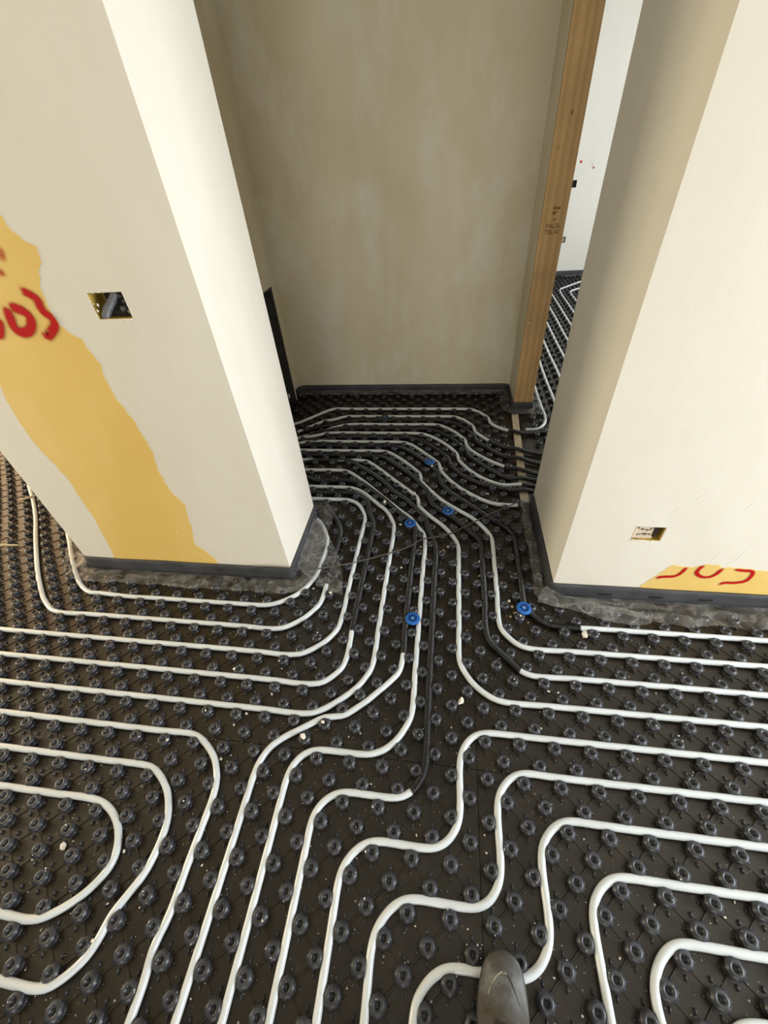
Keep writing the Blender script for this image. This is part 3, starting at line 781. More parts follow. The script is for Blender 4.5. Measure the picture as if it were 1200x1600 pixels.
PIPE_LABELS = {
    'P1': 'milky white heating tube making the innermost U-turn at the lower left',
    'P2': 'milky white heating tube making the second U-turn from inside at the lower left',
    'P3': 'white tube bending down to the bottom edge just outside the two left U-turns',
    'P4': 'long white tube curving up past the left pier into the passage, without black sleeve',
    'P5': 'white tube from the left ending in a black sleeve that passes right of the pier',
    'P6': 'bare white tube curving round the corner of the left pier, outside the crumpled film',
    'P7': 'white tube before the left pier that slips into a black sleeve at its corner',
    'P8': 'white tube closest to the left pier, running under the loose film at its corner',
    'P9': 'white tube rising from the bottom edge into the black sleeve beside the lower blue clip',
    'P10': 'white tube running straight under two blue clips up into the passage',
    'P11': 'white tube ending in the long black ribbed sleeve in the middle of the floor',
    'P12': 'white tube sweeping from the passage down and right through the centre, under the cord',
    'P13': 'white tube making a step bend below the long ribbed sleeve, then running right',
    'P14': 'white tube making the second step bend above the shoe, then running right',
    'P15': 'white tube that passes beneath the grey shoe',
    'P16': 'white tube with a rounded corner right of the shoe, bend nearest the shoe',
    'P17': 'white tube with a tight rounded corner at the lower right corner',
    'P18': 'short stretch of white tube cut off by the very bottom right corner',
    'P19': 'white tube in the passage passing beside the rear blue clip towards the doorway',
    'P20': 'white tube from the passage rounding the right blue clip and running along the right wall',
    'P21': 'black ribbed sleeve curving down the right of the passage onto a white tube running right',
    'P22': 'short ribbed sleeve at the right blue clip with the white tube nearest the right wall',
    'P23': 'white tube in the passage, fourth from the back wall, sleeved at the doorway',
    'P24': 'white tube in the passage, third from the back wall, sleeved at the doorway',
    'P25': 'white tube in the passage, second from the back wall, sleeved at the doorway',
    'P26': 'white tube running closest to the back wall of the passage',
    'L3': 'black ribbed sleeve between the second and third white tubes from the back wall',
    'L5': 'black ribbed sleeve between the third and fourth white tubes from the back wall',
    'L7': 'black ribbed sleeve between the fourth and fifth white tubes from the back wall',
    'R1': 'white tube hooking round the foot of the timber post',
    'R2': 'white tube in the far room, first right of the one hooking round the post',
    'R3': 'white tube in the far room, second right of the one hooking round the post',
    'R4': 'white tube in the far room, third right of the one hooking round the post',
    'R5': 'white tube in the far room, fourth right of the one hooking round the post',
    'R6': 'white tube in the far room, fifth right of the one hooking round the post',
    'R7': 'white tube turning off short of the far wall, left one of two',
    'R8': 'white tube turning off short of the far wall, right one of two',
}
ALLPATH = []


def build_pipe(key, spec):
    pts, kind = [], []
    for t in spec.split():
        a, b = t[:-1].split(',')
        pts.append((float(a), float(b)))
        kind.append(t[-1])
    pts = np.array(pts)
    Q = smooth_path(pts, 0.010)
    only_sleeve = all(k == 's' for k in kind)
    # split parameter
    far = key[0] == 'R'
    R = relax(Q, 0.0225 if not far else 0.021)
    ALLPATH.append(R)
    if 's' in kind and not only_sleeve:
        i0 = max(i for i, k in enumerate(kind) if k == kind[0])
        cut = pts[i0 + 1] if i0 + 1 < len(pts) else pts[-1]
        j = int(np.linalg.norm(Q - cut, axis=1).argmin())
        first_w = kind[0] == 'w'
        white = R[:j + 3] if first_w else R[j - 3:]
        black = R[j:] if first_w else R[:j]
    elif only_sleeve:
        white, black = None, R
    else:
        white, black = R, None
    root = None
    g = 'heating tubes laid between the studs'
    if white is not None:
        W = np.column_stack([white, height(white[:, 0], white[:, 1])])
        W = smooth_path(W, 0.008)
        W = np.column_stack([W[:, :2], W[:, 2]])
        Vv, Ff = tube_mesh(W, TUBE_R, 12)
        root = np_mesh('heating_tube', Vv, Ff, M['pipe'])
        tag(root, PIPE_LABELS[key], 'pipe', g)
    if black is not None:
        B = np.column_stack([black, height(black[:, 0], black[:, 1]) + 0.001])
        near = B[:, 1].min() < 1.2
        step = 0.00115 if near else 0.0025
        B = smooth_path(B, step)
        s = np.arange(len(B)) * step
        r = SLEEVE_R + 0.0018 * np.sin(2 * np.pi * s / (0.0060 if near else 0.010))
        Vv, Ff = tube_mesh(B, r, 10)
        so = np_mesh('corrugated_sleeve', Vv, Ff, M['sleeve'], root)
        if root is None:
            tag(so, PIPE_LABELS[key], 'conduit', 'black sleeves in the passage')
        else:
            so['label'] = 'black ribbed sleeve'


for key, spec in PIPES.items():
    build_pipe(key, spec)

# studs that would touch a tube were pressed flat by the fitters
AP = np.vstack(ALLPATH)
keep = []
for s in STUDS:
    d = np.abs(AP - s[:2]).max(1)
    near = AP[d < .03]
    if len(near) and np.linalg.norm(near - s[:2], axis=1).min() < 0.0168:
        continue
    keep.append(s)
STUDS = np.array(keep)


# ------------------------------------------------------------------ panels
def stud_template(seg, hi):
    if hi:
        prof = [(.0168, 0), (.0145, .0022), (.0140, .0150), (.0188, .0174), (.0194, .0190), (.0160, .0205), (.0150, .0228), (.0128, .0247), (.0095, .0247), (.0070, .0228), (.0052, .0170), (.0010, .0160)]
        lobe = {3: 1.0, 4: 1.0}
    else:
        prof = [(.016, 0), (.0142, .015), (.0190, .018), (.0128, .0245), (.0095, .0235), (.0068, .0175), (.0012, .0165)]
        lobe = {2: 1.0}
    V = []
    for j, (r, z) in enumerate(prof):
        for k in range(seg):
            a = 2 * math.pi * k / seg
            rr = r
            if j in lobe:
                rr = r * (1.0 + 0.065 * math.cos(8 * a))
            V.append((rr * math.cos(a), rr * math.sin(a), z))
    F = []
    for j in range(len(prof) - 1):
        for k in range(seg):
            k2 = (k + 1) % seg
            F.append((j * seg + k, j * seg + k2, (j + 1) * seg + k2, (j + 1) * seg + k))
    return np.array(V), np.array(F)


TPL = {True: stud_template(32, True), False: stud_template(10, False)}


def add_pins(T):
    """short upright pins on the four sides of a stud"""
    V, F = T[0].tolist(), T[1].tolist()
    for dx, dy, l1, hh in ((0, 1, .0325, .0062), (0, -1, .0325, .0062), (1, 0, .0285, .0040), (-1, 0, .0285, .0040)):
        w = .0017
        b = len(V)
        nx, ny = -dy * w, dx * w
        for l in (.0215, l1):
            for s in (-1, 1):
                V.append([dx * l + nx * s, dy * l + ny * s, 0])
                V.append([dx * l + nx * s * .7, dy * l + ny * s * .7, hh])
        # 0:l0-,1:l0-top,2:l0+,3:l0+top,4:l1-,5:l1-top,6:l1+,7:l1+top
        F += [[b + 1, b + 5, b + 7, b + 3], [b, b + 4, b + 5, b + 1], [b + 2, b + 3, b + 7, b + 6], [b, b + 1, b + 3, b + 2], [b + 4, b + 6, b + 7, b + 5]]
    return np.array(V), np.array(F)


TPL[True] = add_pins(TPL[True])


def bar_vf(x0, y0, x1, y1, w, h, V, F):
    n = Vector((-(y1 - y0), x1 - x0)).normalized() * w / 2
    b = len(V)
    s = .55
    V += [(x0 - n.x, y0 - n.y, 0), (x1 - n.x, y1 - n.y, 0), (x1 + n.x, y1 + n.y, 0), (x0 + n.x, y0 + n.y, 0),
          (x0 - n.x * s, y0 - n.y * s, h), (x1 - n.x * s, y1 - n.y * s, h), (x1 + n.x * s, y1 + n.y * s, h), (x0 + n.x * s, y0 + n.y * s, h)]
    F += [(b + 4, b + 5, b + 6, b + 7), (b, b + 1, b + 5, b + 4), (b + 1, b + 2, b + 6, b + 5), (b + 2, b + 3, b + 7, b + 6), (b + 3, b, b + 4, b + 7)]


def panel(x0, x1, y0, y1, phase, label, group='studded boards of the floor heating'):
    sel = STUDS[(STUDS[:, 0] > x0) & (STUDS[:, 0] < x1) & (STUDS[:, 1] > y0) & (STUDS[:, 1] < y1) & (STUDS[:, 2] == phase)]
    if len(sel) == 0:
        return
    g = 0.0008
    V, F = [], []
    ax0, ax1, ay0, ay1 = x0 + g, x1 - g, y0 + g, y1 - g
    xs = sorted({ax0, ax1, *[v for q in BLOCK for v in (q[0] - .001, q[1] + .001) if ax0 < v < ax1]})
    ys = sorted({ay0, ay1, *[v for q in BLOCK for v in (q[2] - .001, q[3] + .001) if ay0 < v < ay1]})
    for i in range(len(xs) - 1):
        for j in range(len(ys) - 1):
            mx, my = (xs[i] + xs[i + 1]) / 2, (ys[j] + ys[j + 1]) / 2
            if any(q[0] < mx < q[1] and q[2] < my < q[3] for q in BLOCK[:7]):
                continue
            box_vf(xs[i], xs[i + 1], ys[j], ys[j + 1], -0.025, 0, V, F)
    near = y0 < 1.5
    for x, y, _ in sel:
        L1 = A - .013
        if near and y + A < y1:
            if x + A < x1:
                bar_vf(x + .012, y + .012, x + L1, y + L1, .0060, .0028, V, F)
            if x - A > x0:
                bar_vf(x - .012, y + .012, x - L1, y + L1, .0028, .0020, V, F)
    root = mesh_obj('insulation_board', V, F, M['panel'])
    tag(root, label, 'insulation board', group)
    TV, TF = TPL[near]
    n = len(TV)
    ang = RNG.uniform(0, 2 * np.pi, len(sel)) * 0
    jit = RNG.normal(0, .0006, (len(sel), 2))
    VV = np.concatenate([TV + np.array([s[0] + j[0], s[1] + j[1], 0]) for s, j in zip(sel, jit)])
    FF = np.concatenate([TF + n * i for i in range(len(sel))])
    np_mesh('studs', VV, FF, M['stud'], root)


xb = [-3.925, -3.025, -1.625, -0.225, 1.3]
yb = [-0.775, 0.125, 1.035, 1.955]
names = {
    (0, 0): 'black studded board at the far left beside the lower left U-turns',
    (0, 1): 'black studded board at the left edge, well left of the left pier',
    (0, 2): 'black studded board in the left room, farthest from the shoe',
    (1, 0): 'black studded board under the two white U-turns at the lower left',
    (1, 1): 'black studded board in front of the left corner of the left pier',
    (1, 2): 'black studded board behind the left face of the left pier',
    (2, 0): 'black studded board at the bottom middle, left of the shoe',
    (2, 1): 'black studded board in front of the mouth of the passage, with the lower blue clip',
    (2, 2): 'black studded board in the passage carrying the rear blue clips',
    (3, 0): 'black studded board at the lower right, right of the shoe',
    (3, 1): 'black studded board along the foot of the right wall',
    (3, 2): 'black studded board reaching into the doorway at the timber post',
}
for ix in range(4):
    for iy in range(3):
        x0, x1, y0, y1 = xb[ix], xb[ix + 1], yb[iy], yb[iy + 1]
        if ix == 3 and iy == 2:
            x1 = 0.115
        panel(x0, x1, y0, y1, 0, names[(ix, iy)])
panel(-1.455, -0.225, 1.955, 2.54, 0, 'black studded board at the foot of the back wall, below its left part')
panel(-0.225, 0.08, 1.955, 2.54, 0, 'black studded board at the foot of the back wall beside the timber post')
fb = [1.19, 2.26, 3.16, 4.06, 4.96, 5.70]
fn = ['black studded board just inside the doorway', 'black studded board right behind the timber post', 'black studded board in the middle of the far room',
      'black studded board in the far room, one short of the far wall', 'black studded board against the far wall']
for k in range(5):
    panel(0.2 if k else 0.115, 1.6 if k else 1.3, fb[k], fb[k + 1], 1, fn[k])
# plain cover of the slab that is out of sight
V, F = [], []
for (a, b, c, d) in ((-4.498, 2.998, -5.198, -0.777), (1.302, 2.998, -0.775, 0.773), (1.602, 3.0, 1.19, 5.7), (1.302, 1.602, 1.19, 2.258), (-4.5, -3.927, -0.775, 3.9), (-3.925, -1.947, 1.957, 3.9)):
    box_vf(a, b, c, d, -0.025, -0.001, V, F)
tag(mesh_obj('insulation_sheet', V, F, M['panel']), 'plain dark insulation sheet around the studded area', 'insulation sheet')


# ------------------------------------------------------------------ edge strips with film
def fillet(pts, r):
    out = []
    n = len(pts)
    for i, p in enumerate(pts):
        p = np.array(p, float)
        if i in (0, n - 1) or r[i] <= 0:
            out.append(p)
            continue
        a, b = np.array(pts[i - 1], float) - p, np.array(pts[i + 1], float) - p
        a /= np.linalg.norm(a)
        b /= np.linalg.norm(b)
        p0, p1 = p + a * r[i], p + b * r[i]
        for t in np.linspace(0, 1, 9):
            out.append((1 - t) ** 2 * p0 + 2 * t * (1 - t) * p + t * t * p1)
    return np.array(out)


def edge_strip(label, pts, r, side, h, film_w, film_z=0.045, seed=1.0, film_amp=1.0):
    Q = fillet(pts, r)
    s = np.concatenate([[0], np.cumsum(np.linalg.norm(np.diff(Q, axis=0), axis=1))])
    u = np.arange(0, s[-1], 0.008)
    Q = np.stack([np.interp(u, s, Q[:, k]) for k in range(2)], 1)
    T = np.gradient(Q, axis=0)
    T /= np.linalg.norm(T, axis=1)[:, None]
    for _ in range(3):
        T[1:-1] = (T[:-2] + T[1:-1] * 2 + T[2:]) / 4
    T /= np.linalg.norm(T, axis=1)[:, None]
    N = np.stack([T[:, 1], -T[:, 0]], 1) * side
    # foam strip
    prof = [(0.001, 0.0), (0.010, 0.0), (0.012, 0.03), (0.0095, h - .02), (0.009, h - .001), (0.0075, h), (0.002, h), (0.001, h - .002)]
    V, F = [], []
    m = len(prof)
    for i, (q, n) in enumerate(zip(Q, N)):
        wv = 0.0012 * noise.noise(Vector((u[i] * 9, seed, 0)))
        hv = 0.0022 * noise.noise(Vector((u[i] * 5, seed, 5)))
        for d, z in prof:
            V.append((q[0] + n[0] * (d + wv), q[1] + n[1] * (d + wv), z + hv * (z / h)))
    for i in range(len(Q) - 1):
        for k in range(m):
            a, b = i * m + k, i * m + (k + 1) % m
            F.append((a, b, b + m, a + m))
    root = mesh_obj('edge_strip', V, F, M['strip'], smooth=True)
    tag(root, label, 'edge strip', 'grey foam edge strips at the foot of the walls')
    # film skirt
    V, F = [], []
    K = 14
    for i, (q, n) in enumerate(zip(Q, N)):
        fw = film_w(u[i] / u[-1]) if callable(film_w) else film_w
        fw *= 1 + 0.22 * noise.noise(Vector((u[i] * 6, seed, 1)))
        for k in range(K):
            t = k / (K - 1)
            # drops along the strip, then lies out over the studs
            t1 = min(1, t / .3)
            d = 0.0135 + 0.010 * t1 + max(0, t - .25) / .75 * fw
            z = film_z + (0.0265 - film_z) * min(1, t / .35)
            am = film_amp * min(1, t * 3)
            pz = noise.noise(Vector((u[i] * 11, t * 5 + seed, seed))) * 0.009 + noise.noise(Vector((u[i] * 45, t * 6, seed))) * 0.0014
            z += max(-0.0035, pz) * am
            d += noise.noise(Vector((u[i] * 22, t * 4, seed + 8))) * 0.005 * am
            V.append((q[0] + n[0] * d, q[1] + n[1] * d, z))
    for i in range(len(Q) - 1):
        for k in range(K - 1):
            a = i * K + k
            F.append((a, a + 1, a + K + 1, a + K))
    f = mesh_obj('plastic_film', V, F, M['film'], root, smooth=True)
    f['label'] = 'crumpled clear plastic skirt'
    return root


e = 0.001
s1 = edge_strip('grey foam strip with film wrapped round the foot of the left pier', [(XL0 - e, 1.3), (XL0 - e, YF - e), (XL1 + e, YF - e), (XL1 + e, YB + e), (-1.3, YB + e)],
                [0, .012, .012, .012, 0], 1, 0.082, 0.070, 0.020, 2.0)
s2 = edge_strip('grey foam strip with film along the foot of the right wall', [(0.2, 1.317), (XR - e, 1.317), (XR - e, YF - e), (1.3, YF - e)],
                [0, .012, .012, 0], 1, 0.080, lambda t: 0.035 + 0.055 * min(1, max(0, (t - .3) * 4)), 0.022, 5.0, 1.3)
s3 = edge_strip('dark foam strip along the back wall and round the timber post', [(XSIDE + e, 2.46), (XSIDE + e, YBACK - e), (XR - e, YBACK - e), (XR - e, 2.259), (0.198, 2.259), (0.198, 2.9)],
                [0, .07, .05, .010, .010, 0], 1, 0.076, 0.042, 0.035, 9.0)
s4 = edge_strip('black foam strip at the foot of the far wall', [(0.2, 5.699), (3.0, 5.699)], [0, 0], 1, 0.075, 0.03, 0.02, 12.0)


# loose flap of film at the corner of the left pier
def film_sheet(name, grid, parent, amp=0.004, seed=0.0):
    """grid: rows of control points, resampled"""
    G = np.array(grid, float)
    rows = [smooth_path(r, 0.012) for r in G]
    m = max(len(r) for r in rows)
    rows = [np.stack([np.interp(np.linspace(0, 1, m), np.linspace(0, 1, len(r)), r[:, k]) for k in range(3)], 1) for r in rows]
    rows = np.array(rows)
    cols = []
    for j in range(m):
        cols.append(smooth_path(rows[:, j], 0.006))
    n = max(len(c) for c in cols)
    cols = [np.stack([np.interp(np.linspace(0, 1, n), np.linspace(0, 1, len(c)), c[:, k]) for k in range(3)], 1) for c in cols]
    V, F = [], []
    for c in cols:
        for q in c:
            v = noise.noise_vector(Vector(q) * 25 + Vector((seed, 0, 0))) * amp
            V.append((q[0] + v.x, q[1] + v.y, q[2] + v.z))
    for i in range(m - 1):
        for k in range(n - 1):
            F.append((i * n + k, i * n + k + 1, (i + 1) * n + k + 1, (i + 1) * n + k))
    o = mesh_obj(name, V, F, M['film'], parent, smooth=True)
    o['label'] = 'loose flap of clear film'
    return o


film_sheet('plastic_film', [
    [(-0.958, 1.10, .070), (-0.962, 0.95, .062), (-0.962, 0.80, .052)],
    [(-0.925, 1.09, .066), (-0.900, 0.93, .055), (-0.885, 0.75, .046)],
    [(-0.895, 1.055, .058), (-0.840, 0.90, .052), (-0.810, 0.705, .040)],
    [(-0.868, 1.010, .046), (-0.785, 0.86, .042), (-0.735, 0.690, .036)]], s1, 0.005, 3.0)
film_sheet('plastic_film', [
    [(-1.965, 1.0, .06), (-1.965, 0.86, .055), (-1.955, 0.765, .05)],
    [(-2.04, 1.02, .05), (-2.03, 0.85, .045), (-1.99, 0.72, .042)],
    [(-2.16, 1.0, .034), (-2.12, 0.83, .034), (-2.02, 0.70, .032)]], s1, 0.008, 7.0)
for x in (.25, .43, .60):
    V, F = box_vf(x, x + .045, YF - .0142, YF - .0125, .036, .046)
    mesh_obj('slit', V, F, M['dark'], s2)
# ridge of film peeling away from the right wall
film_sheet('plastic_film', [
    [(0.055, 0.775, .055), (0.13, 0.735, .050), (0.25, 0.715, .042), (0.42, 0.690, .036)],
    [(0.030, 0.740, .045), (0.13, 0.700, .050), (0.25, 0.670, .044), (0.40, 0.650, .034)],
    [(0.020, 0.715, .030), (0.14, 0.685, .034), (0.25, 0.650, .032), (0.36, 0.640, .028)]], s2, 0.003, 11.0)

# ------------------------------------------------------------------ timber post of the doorway
V, F = box_vf(XR + .001, 0.197, 2.262, 2.283, 0.0, H - .002)
post = bevel(mesh_obj('timber_subframe', V, F, M['wood']), 0.0015)
tag(post, 'light pine board lining the end of the wall at the doorway, stamped with two words', 'door subframe')


def text_mesh(body, size, loc, mat, parent, name):
    cu = bpy.data.curves.new(name, 'FONT')
    cu.body = body
    cu.size = size
    cu.extrude = 0.0002
    cu.align_x = 'CENTER'
    cu.space_line = 0.95
    t = bpy.data.objects.new(name, cu)
    COL.objects.link(t)
    dg = bpy.context.evaluated_depsgraph_get()
    me = bpy.data.meshes.new_from_object(t.evaluated_get(dg))
    bpy.data.objects.remove(t, do_unlink=True)
    me.materials.clear()
    me.materials.append(mat)
    o = bpy.data.objects.new(name, me)
    o.location = loc
    o.rotation_euler = (R90, 0, 0)
    COL.objects.link(o)
    o.parent = parent
    return o


text_mesh('FALSI\nTELAI', 0.027, (0.139, 2.2613, 1.012), M['ink'], post, 'stamped_lettering')
smudge = simple('faded_stamp', (0.24, 0.135, 0.05), .8, .1, .25, 60)
for (x, z, w, h) in [(0.146, 1.088, .034, .010), (0.140, 1.074, .026, .005), (0.136, 1.066, .010, .010), (0.143, 1.046, .020, .004), (0.142, 1.42, .006, .016), (0.108, 1.31, .005, .008)]:
    V, F = box_vf(x - w / 2, x + w / 2, 2.2611, 2.2622, z, z + h)
    mesh_obj('stamp_smudge', V, F, smudge, post)
V, F = box_vf(0.100, 0.106, 2.2608, 2.2622, 0.56, 0.565)
mesh_obj('paint_spot', V, F, M['chip'], post)

# batten across the doorway under the sleeves
V, F = [], []
b = [(0.030, 1.335), (0.070, 1.335), (0.112, 2.215), (0.072, 2.215)]
V = [(x, y, 0.0) for x, y in b] + [(x, y, 0.013) for x, y in b]
F = [(0, 3, 2, 1), (4, 5, 6, 7), (0, 1, 5, 4), (1, 2, 6, 5), (2, 3, 7, 6), (3, 0, 4, 7)]
tag(mesh_obj('threshold_batten', V, F, M['batten']), 'dusty beige batten across the doorway floor under the black sleeves', 'batten')

# ------------------------------------------------------------------ recess for the manifold
mc = empty('manifold_cabinet', (XSIDE - .06, 2.08, 0))
tag(mc, 'dark open cabinet recess low in the side wall where the tubes start', 'cabinet')


def child(o, p):
    o.parent = p
    o.matrix_parent_inverse = Matrix.Translation(-Vector(p.location))
    return o


V, F = [], []
box_vf(XSIDE - .118, XSIDE - .114, 1.725, 2.435, 0.0, 0.765, V, F)
child(mesh_obj('back_panel', V, F, M['steel']), mc)
V, F = [], []
box_vf(XSIDE - .114, XSIDE - .002, 2.430, 2.438, 0, 0.766, V, F)
box_vf(XSIDE - .114, XSIDE - .002, 1.722, 1.730, 0, 0.766, V, F)
box_vf(XSIDE - .114, XSIDE - .002, 1.730, 2.430, 0.758, 0.766, V, F)
child(mesh_obj('cabinet_frame', V, F, M['steel']), mc)
for k in range(10):
    y = 1.80 + k * .062
    P = smooth_path([(XSIDE - .075, y, .50), (XSIDE - .075, y, .25), (XSIDE - .055, y, .06), (XSIDE + .01, y, .022), (XSIDE + .06, y, .018)], .01)
    Vv, Ff = tube_mesh(P, .0110, 8)
    child(np_mesh('supply_hose', Vv, Ff, M['sleeve']), mc)
P = smooth_path([(XSIDE - .075, 1.76, .50), (XSIDE - .075, 2.0, .50), (XSIDE - .075, 2.40, .50)], .02)
Vv, Ff = tube_mesh(P, .018, 12)
child(np_mesh('manifold_bar', Vv, Ff, M['steel']), mc)
P = np.array([(XSIDE - .02, 2.36, .06), (XSIDE - .019, 2.361, .075), (XSIDE - .018, 2.362, .09)])
Vv, Ff = tube_mesh(P, .009, 10)
child(np_mesh('plug', Vv, Ff, M['pipe']), mc)

# ------------------------------------------------------------------ boxes in the walls
wb = empty('wall_box', (-1.239, YF + .03, 1.108))
tag(wb, 'broken-out wall box hole with ribbed conduit, high on the left pier', 'wall box')
V, F = box_vf(-1.256, -1.191, YF + .016, YF + .053, 1.0775, 1.1395)
ob = mesh_obj('box_body', V, F, M['dark'])
child(bevel(ob, .004), wb)
P = smooth_path([(-1.277, YF + .013, 1.0785), (-1.258, YF + .009, 1.098), (-1.232, YF + .009, 1.120), (-1.214, YF + .013, 1.1385)], 0.0009)
s = np.arange(len(P)) * .0009
Vv, Ff = tube_mesh(P, .0092 + .0022 * np.sin(2 * np.pi * s / .0070), 16)
child(np_mesh('ribbed_conduit', Vv, Ff, simple('glossy_grey_conduit', (0.13, 0.13, 0.14), .22, .8, .1)), wb)
V, F = [], []
for (x, z, r) in [(-1.212, 1.098, .010), (-1.203, 1.115, .007), (-1.208, 1.128, .006), (-1.197, 1.090, .008)]:
    b = len(V)
    for j in range(4):
        for k in range(10):
            a = 2 * math.pi * k / 10
            rr = r * math.cos(j * .5) * (1 + .2 * math.sin(3 * a + j))
            V.append((x + rr * math.cos(a), YF + .015 - r * math.sin(j * .5), z + rr * math.sin(a)))
    for j in range(3):
        for k in range(10):
            F.append((b + j * 10 + k, b + j * 10 + (k + 1) % 10, b + (j + 1) * 10 + (k + 1) % 10, b + (j + 1) * 10 + k))
child(mesh_obj('wire_tails', V, F, M['steel'], smooth=True), wb)


def crumbs(V, F, cx, cy, cz, r):
    b = len(V)
    for dx, dy, dz in ((1, 0, 0), (-1, 0, 0), (0, 1, 0), (0, -1, 0), (0, 0, 1), (0, 0, -1)):
        f = r * random.uniform(.6, 1.2)
        V.append((cx + dx * f, cy + dy * f * .5, cz + dz * f))
    F += [(b + i, b + j, b + k) for i in (0, 1) for j in (2, 3) for k in (4, 5)]


V, F = [], []
for (x, z, r) in [(-1.290, 1.136, .003), (-1.283, 1.115, .0035), (-1.281, 1.098, .004), (-1.27, 1.142, .003), (-1.253, 1.143, .004), (-1.22, 1.073, .004), (-1.207, 1.071, .004), (-1.194, 1.074, .003), (-1.187, 1.11, .003), (-1.272, 1.112, .005)]:
    V, F = [], []
    crumbs(V, F, x, YF, z, r)
    child(mesh_obj('plaster_burr', V, F, M['chip']), wb)

wb = empty('wall_box', (0.325, YF + .03, 0.355))
tag(wb, 'broken-out hole showing pale brick, low on the right wall', 'wall box')
V, F = box_vf(0.281, 0.348, YF + .008, YF + .048, 0.3255, 0.378)
child(bevel(mesh_obj('brick_fragment', V, F, M['brick']), .004), wb)
V, F = [], []
for k in range(26):
    x = random.uniform(.292, .340)
    z = random.choice([random.uniform(.362, .372), random.uniform(.340, .348)])
    w = random.uniform(.001, .004)
    box_vf(x, x + w, YF + .0070, YF + .0085, z, z + random.uniform(.001, .006), V, F)
child(mesh_obj('dark_marks', V, F, M['dark']), wb)
V, F = box_vf(0.343, 0.354, YF + .005, YF + .048, 0.340, 0.3845)
child(bevel(mesh_obj('box_body', V, F, M['dark']), .002), wb)
V, F = [], []
for k in range(22):
    V, F = [], []
    crumbs(V, F, random.uniform(.276, .35), YF + random.uniform(-.002, .006), .322 + random.uniform(-.004, .006), random.uniform(.002, .0055))
    child(mesh_obj('plaster_burr', V, F, M['chip']), wb)

for (x, z, w, h, lb, mt) in [(0.951, 0.918, .044, .058, 'small dark socket hole in the far wall, upper one', 'dark'), (0.947, 0.40, .038, .052, 'small brown socket hole in the far wall, lower one', 'batten')]:
    V, F = box_vf(x - w / 2, x + w / 2, 5.715, 5.748, z - h / 2, z + h / 2)
    tag(bevel(mesh_obj('socket_box', V, F, M[mt]), .003), lb, 'socket box')


# ------------------------------------------------------------------ blue clips
def clip(loc, rot, label, mat='blue', tilt=(0, 0)):
    rings = [.0035, .0085, .0165, .0215, .0250, .0262]
    zz = [.0010, .0022, .0026, .0022, .0008, -.002]
    seg = 48
    V, F = [], []
    for r, z in zip(rings, zz):
        for k in range(seg):
            a = 2 * math.pi * k / seg
            V.append((r * math.cos(a), r * math.sin(a), z))
    for j in range(len(rings) - 1):
        for k in range(seg):
            if j == 1 and k % 6 in (0, 1, 2, 3):
                continue
            k2 = (k + 1) % seg
            F.append((j * seg + k, j * seg + k2, (j + 1) * seg + k2, (j + 1) * seg + k))
    o = mesh_obj('fixing_clip', V, F, M[mat], smooth=False)
    so = o.modifiers.new('thickness', 'SOLIDIFY')
    so.thickness = .0022
    so.offset = -1
    o.location = loc
    o.rotation_euler = (tilt[0], tilt[1], rot)
    V, F = [], []
    for j, (r, z) in enumerate([(.0052, .0005), (.0050, .0032), (.0038, .0040), (.0015, .0028)]):
        for k in range(12):
            a = 2 * math.pi * k / 12
            V.append((r * math.cos(a), r * math.sin(a), z))
    for j in range(3):
        for k in range(12):
            F.append((j * 12 + k, j * 12 + (k + 1) % 12, (j + 1) * 12 + (k + 1) % 12, (j + 1) * 12 + k))
    F.append(tuple(36 + k for k in range(12)))
    mesh_obj('screw_head', V, F, M['screw'], o, smooth=True)
    V, F = [], []
    for k in range(10):
        a = 2 * math.pi * k / 10
        V += [(.0048 * math.cos(a), .0048 * math.sin(a), -.001), (.0035 * math.cos(a), .0035 * math.sin(a), -.022)]
    F = [(2 * k, 2 * k + 1, (2 * k + 3) % 20, (2 * k + 2) % 20) for k in range(10)]
    mesh_obj('stem', V, F, M[mat], o)
    tag(o, label, 'clip', 'blue fixing clips')


clip((-0.449, 0.604, .0275), .1, 'round blue perforated clip lowest in the photo, between a sleeve and a tube')
clip((-0.032, 0.684, .0290), .5, 'round blue perforated clip by the corner of the right wall', tilt=(.12, .05))
clip((-0.501, 1.130, .0280), .2, 'round blue perforated clip where a sleeve and a white tube meet, by the thin cord')
clip((-0.325, 1.227, .0275), .7, 'round blue perforated clip in the middle of the passage mouth')
clip((-0.434, 1.640, .0275), .3, 'round blue perforated clip farthest inside the passage, among the blue ones')
clip((-0.754, 2.148, .0270), .3, 'dusty dark blue clip on a tube near the back wall', 'dark_blue')

# ------------------------------------------------------------------ thin cord lying over the tubes
zc = [0.094, 0.090, .088, .056, .050, .036, .030, .028, .032, .027, .030, .028, .040]
P = [(x, y, z) for (x, y), z in zip(CABLE, zc)]
P[0] = (-1.135, 0.760, .088)
P[1] = (-1.075, 0.763, .092)
P[2] = (-0.990, 0.764, .092)
P[3] = (-0.895, 0.778, .070)
P = smooth_path(P, .006)
Vv, Ff = tube_mesh(P, .0030, 8)
tag(np_mesh('thin_cord', Vv, Ff, M['cable']), 'thin black cord running across the passage mouth from the left pier to the right wall', 'cord')


# ------------------------------------------------------------------ plaster crumbs
def chip_mesh(seed):
    rnd = random.Random(seed)
    bm = bmesh.new()
    bmesh.ops.create_icosphere(bm, subdivisions=1, radius=.5)
    for v in bm.verts:
        v.co *= rnd.uniform(.65, 1.15)
        v.co.z *= .5
        v.co.y *= .75
    me = bpy.data.meshes.new('plaster_crumb')
    bm.to_mesh(me)
    bm.free()
    me.materials.append(M['chip'])
    return me


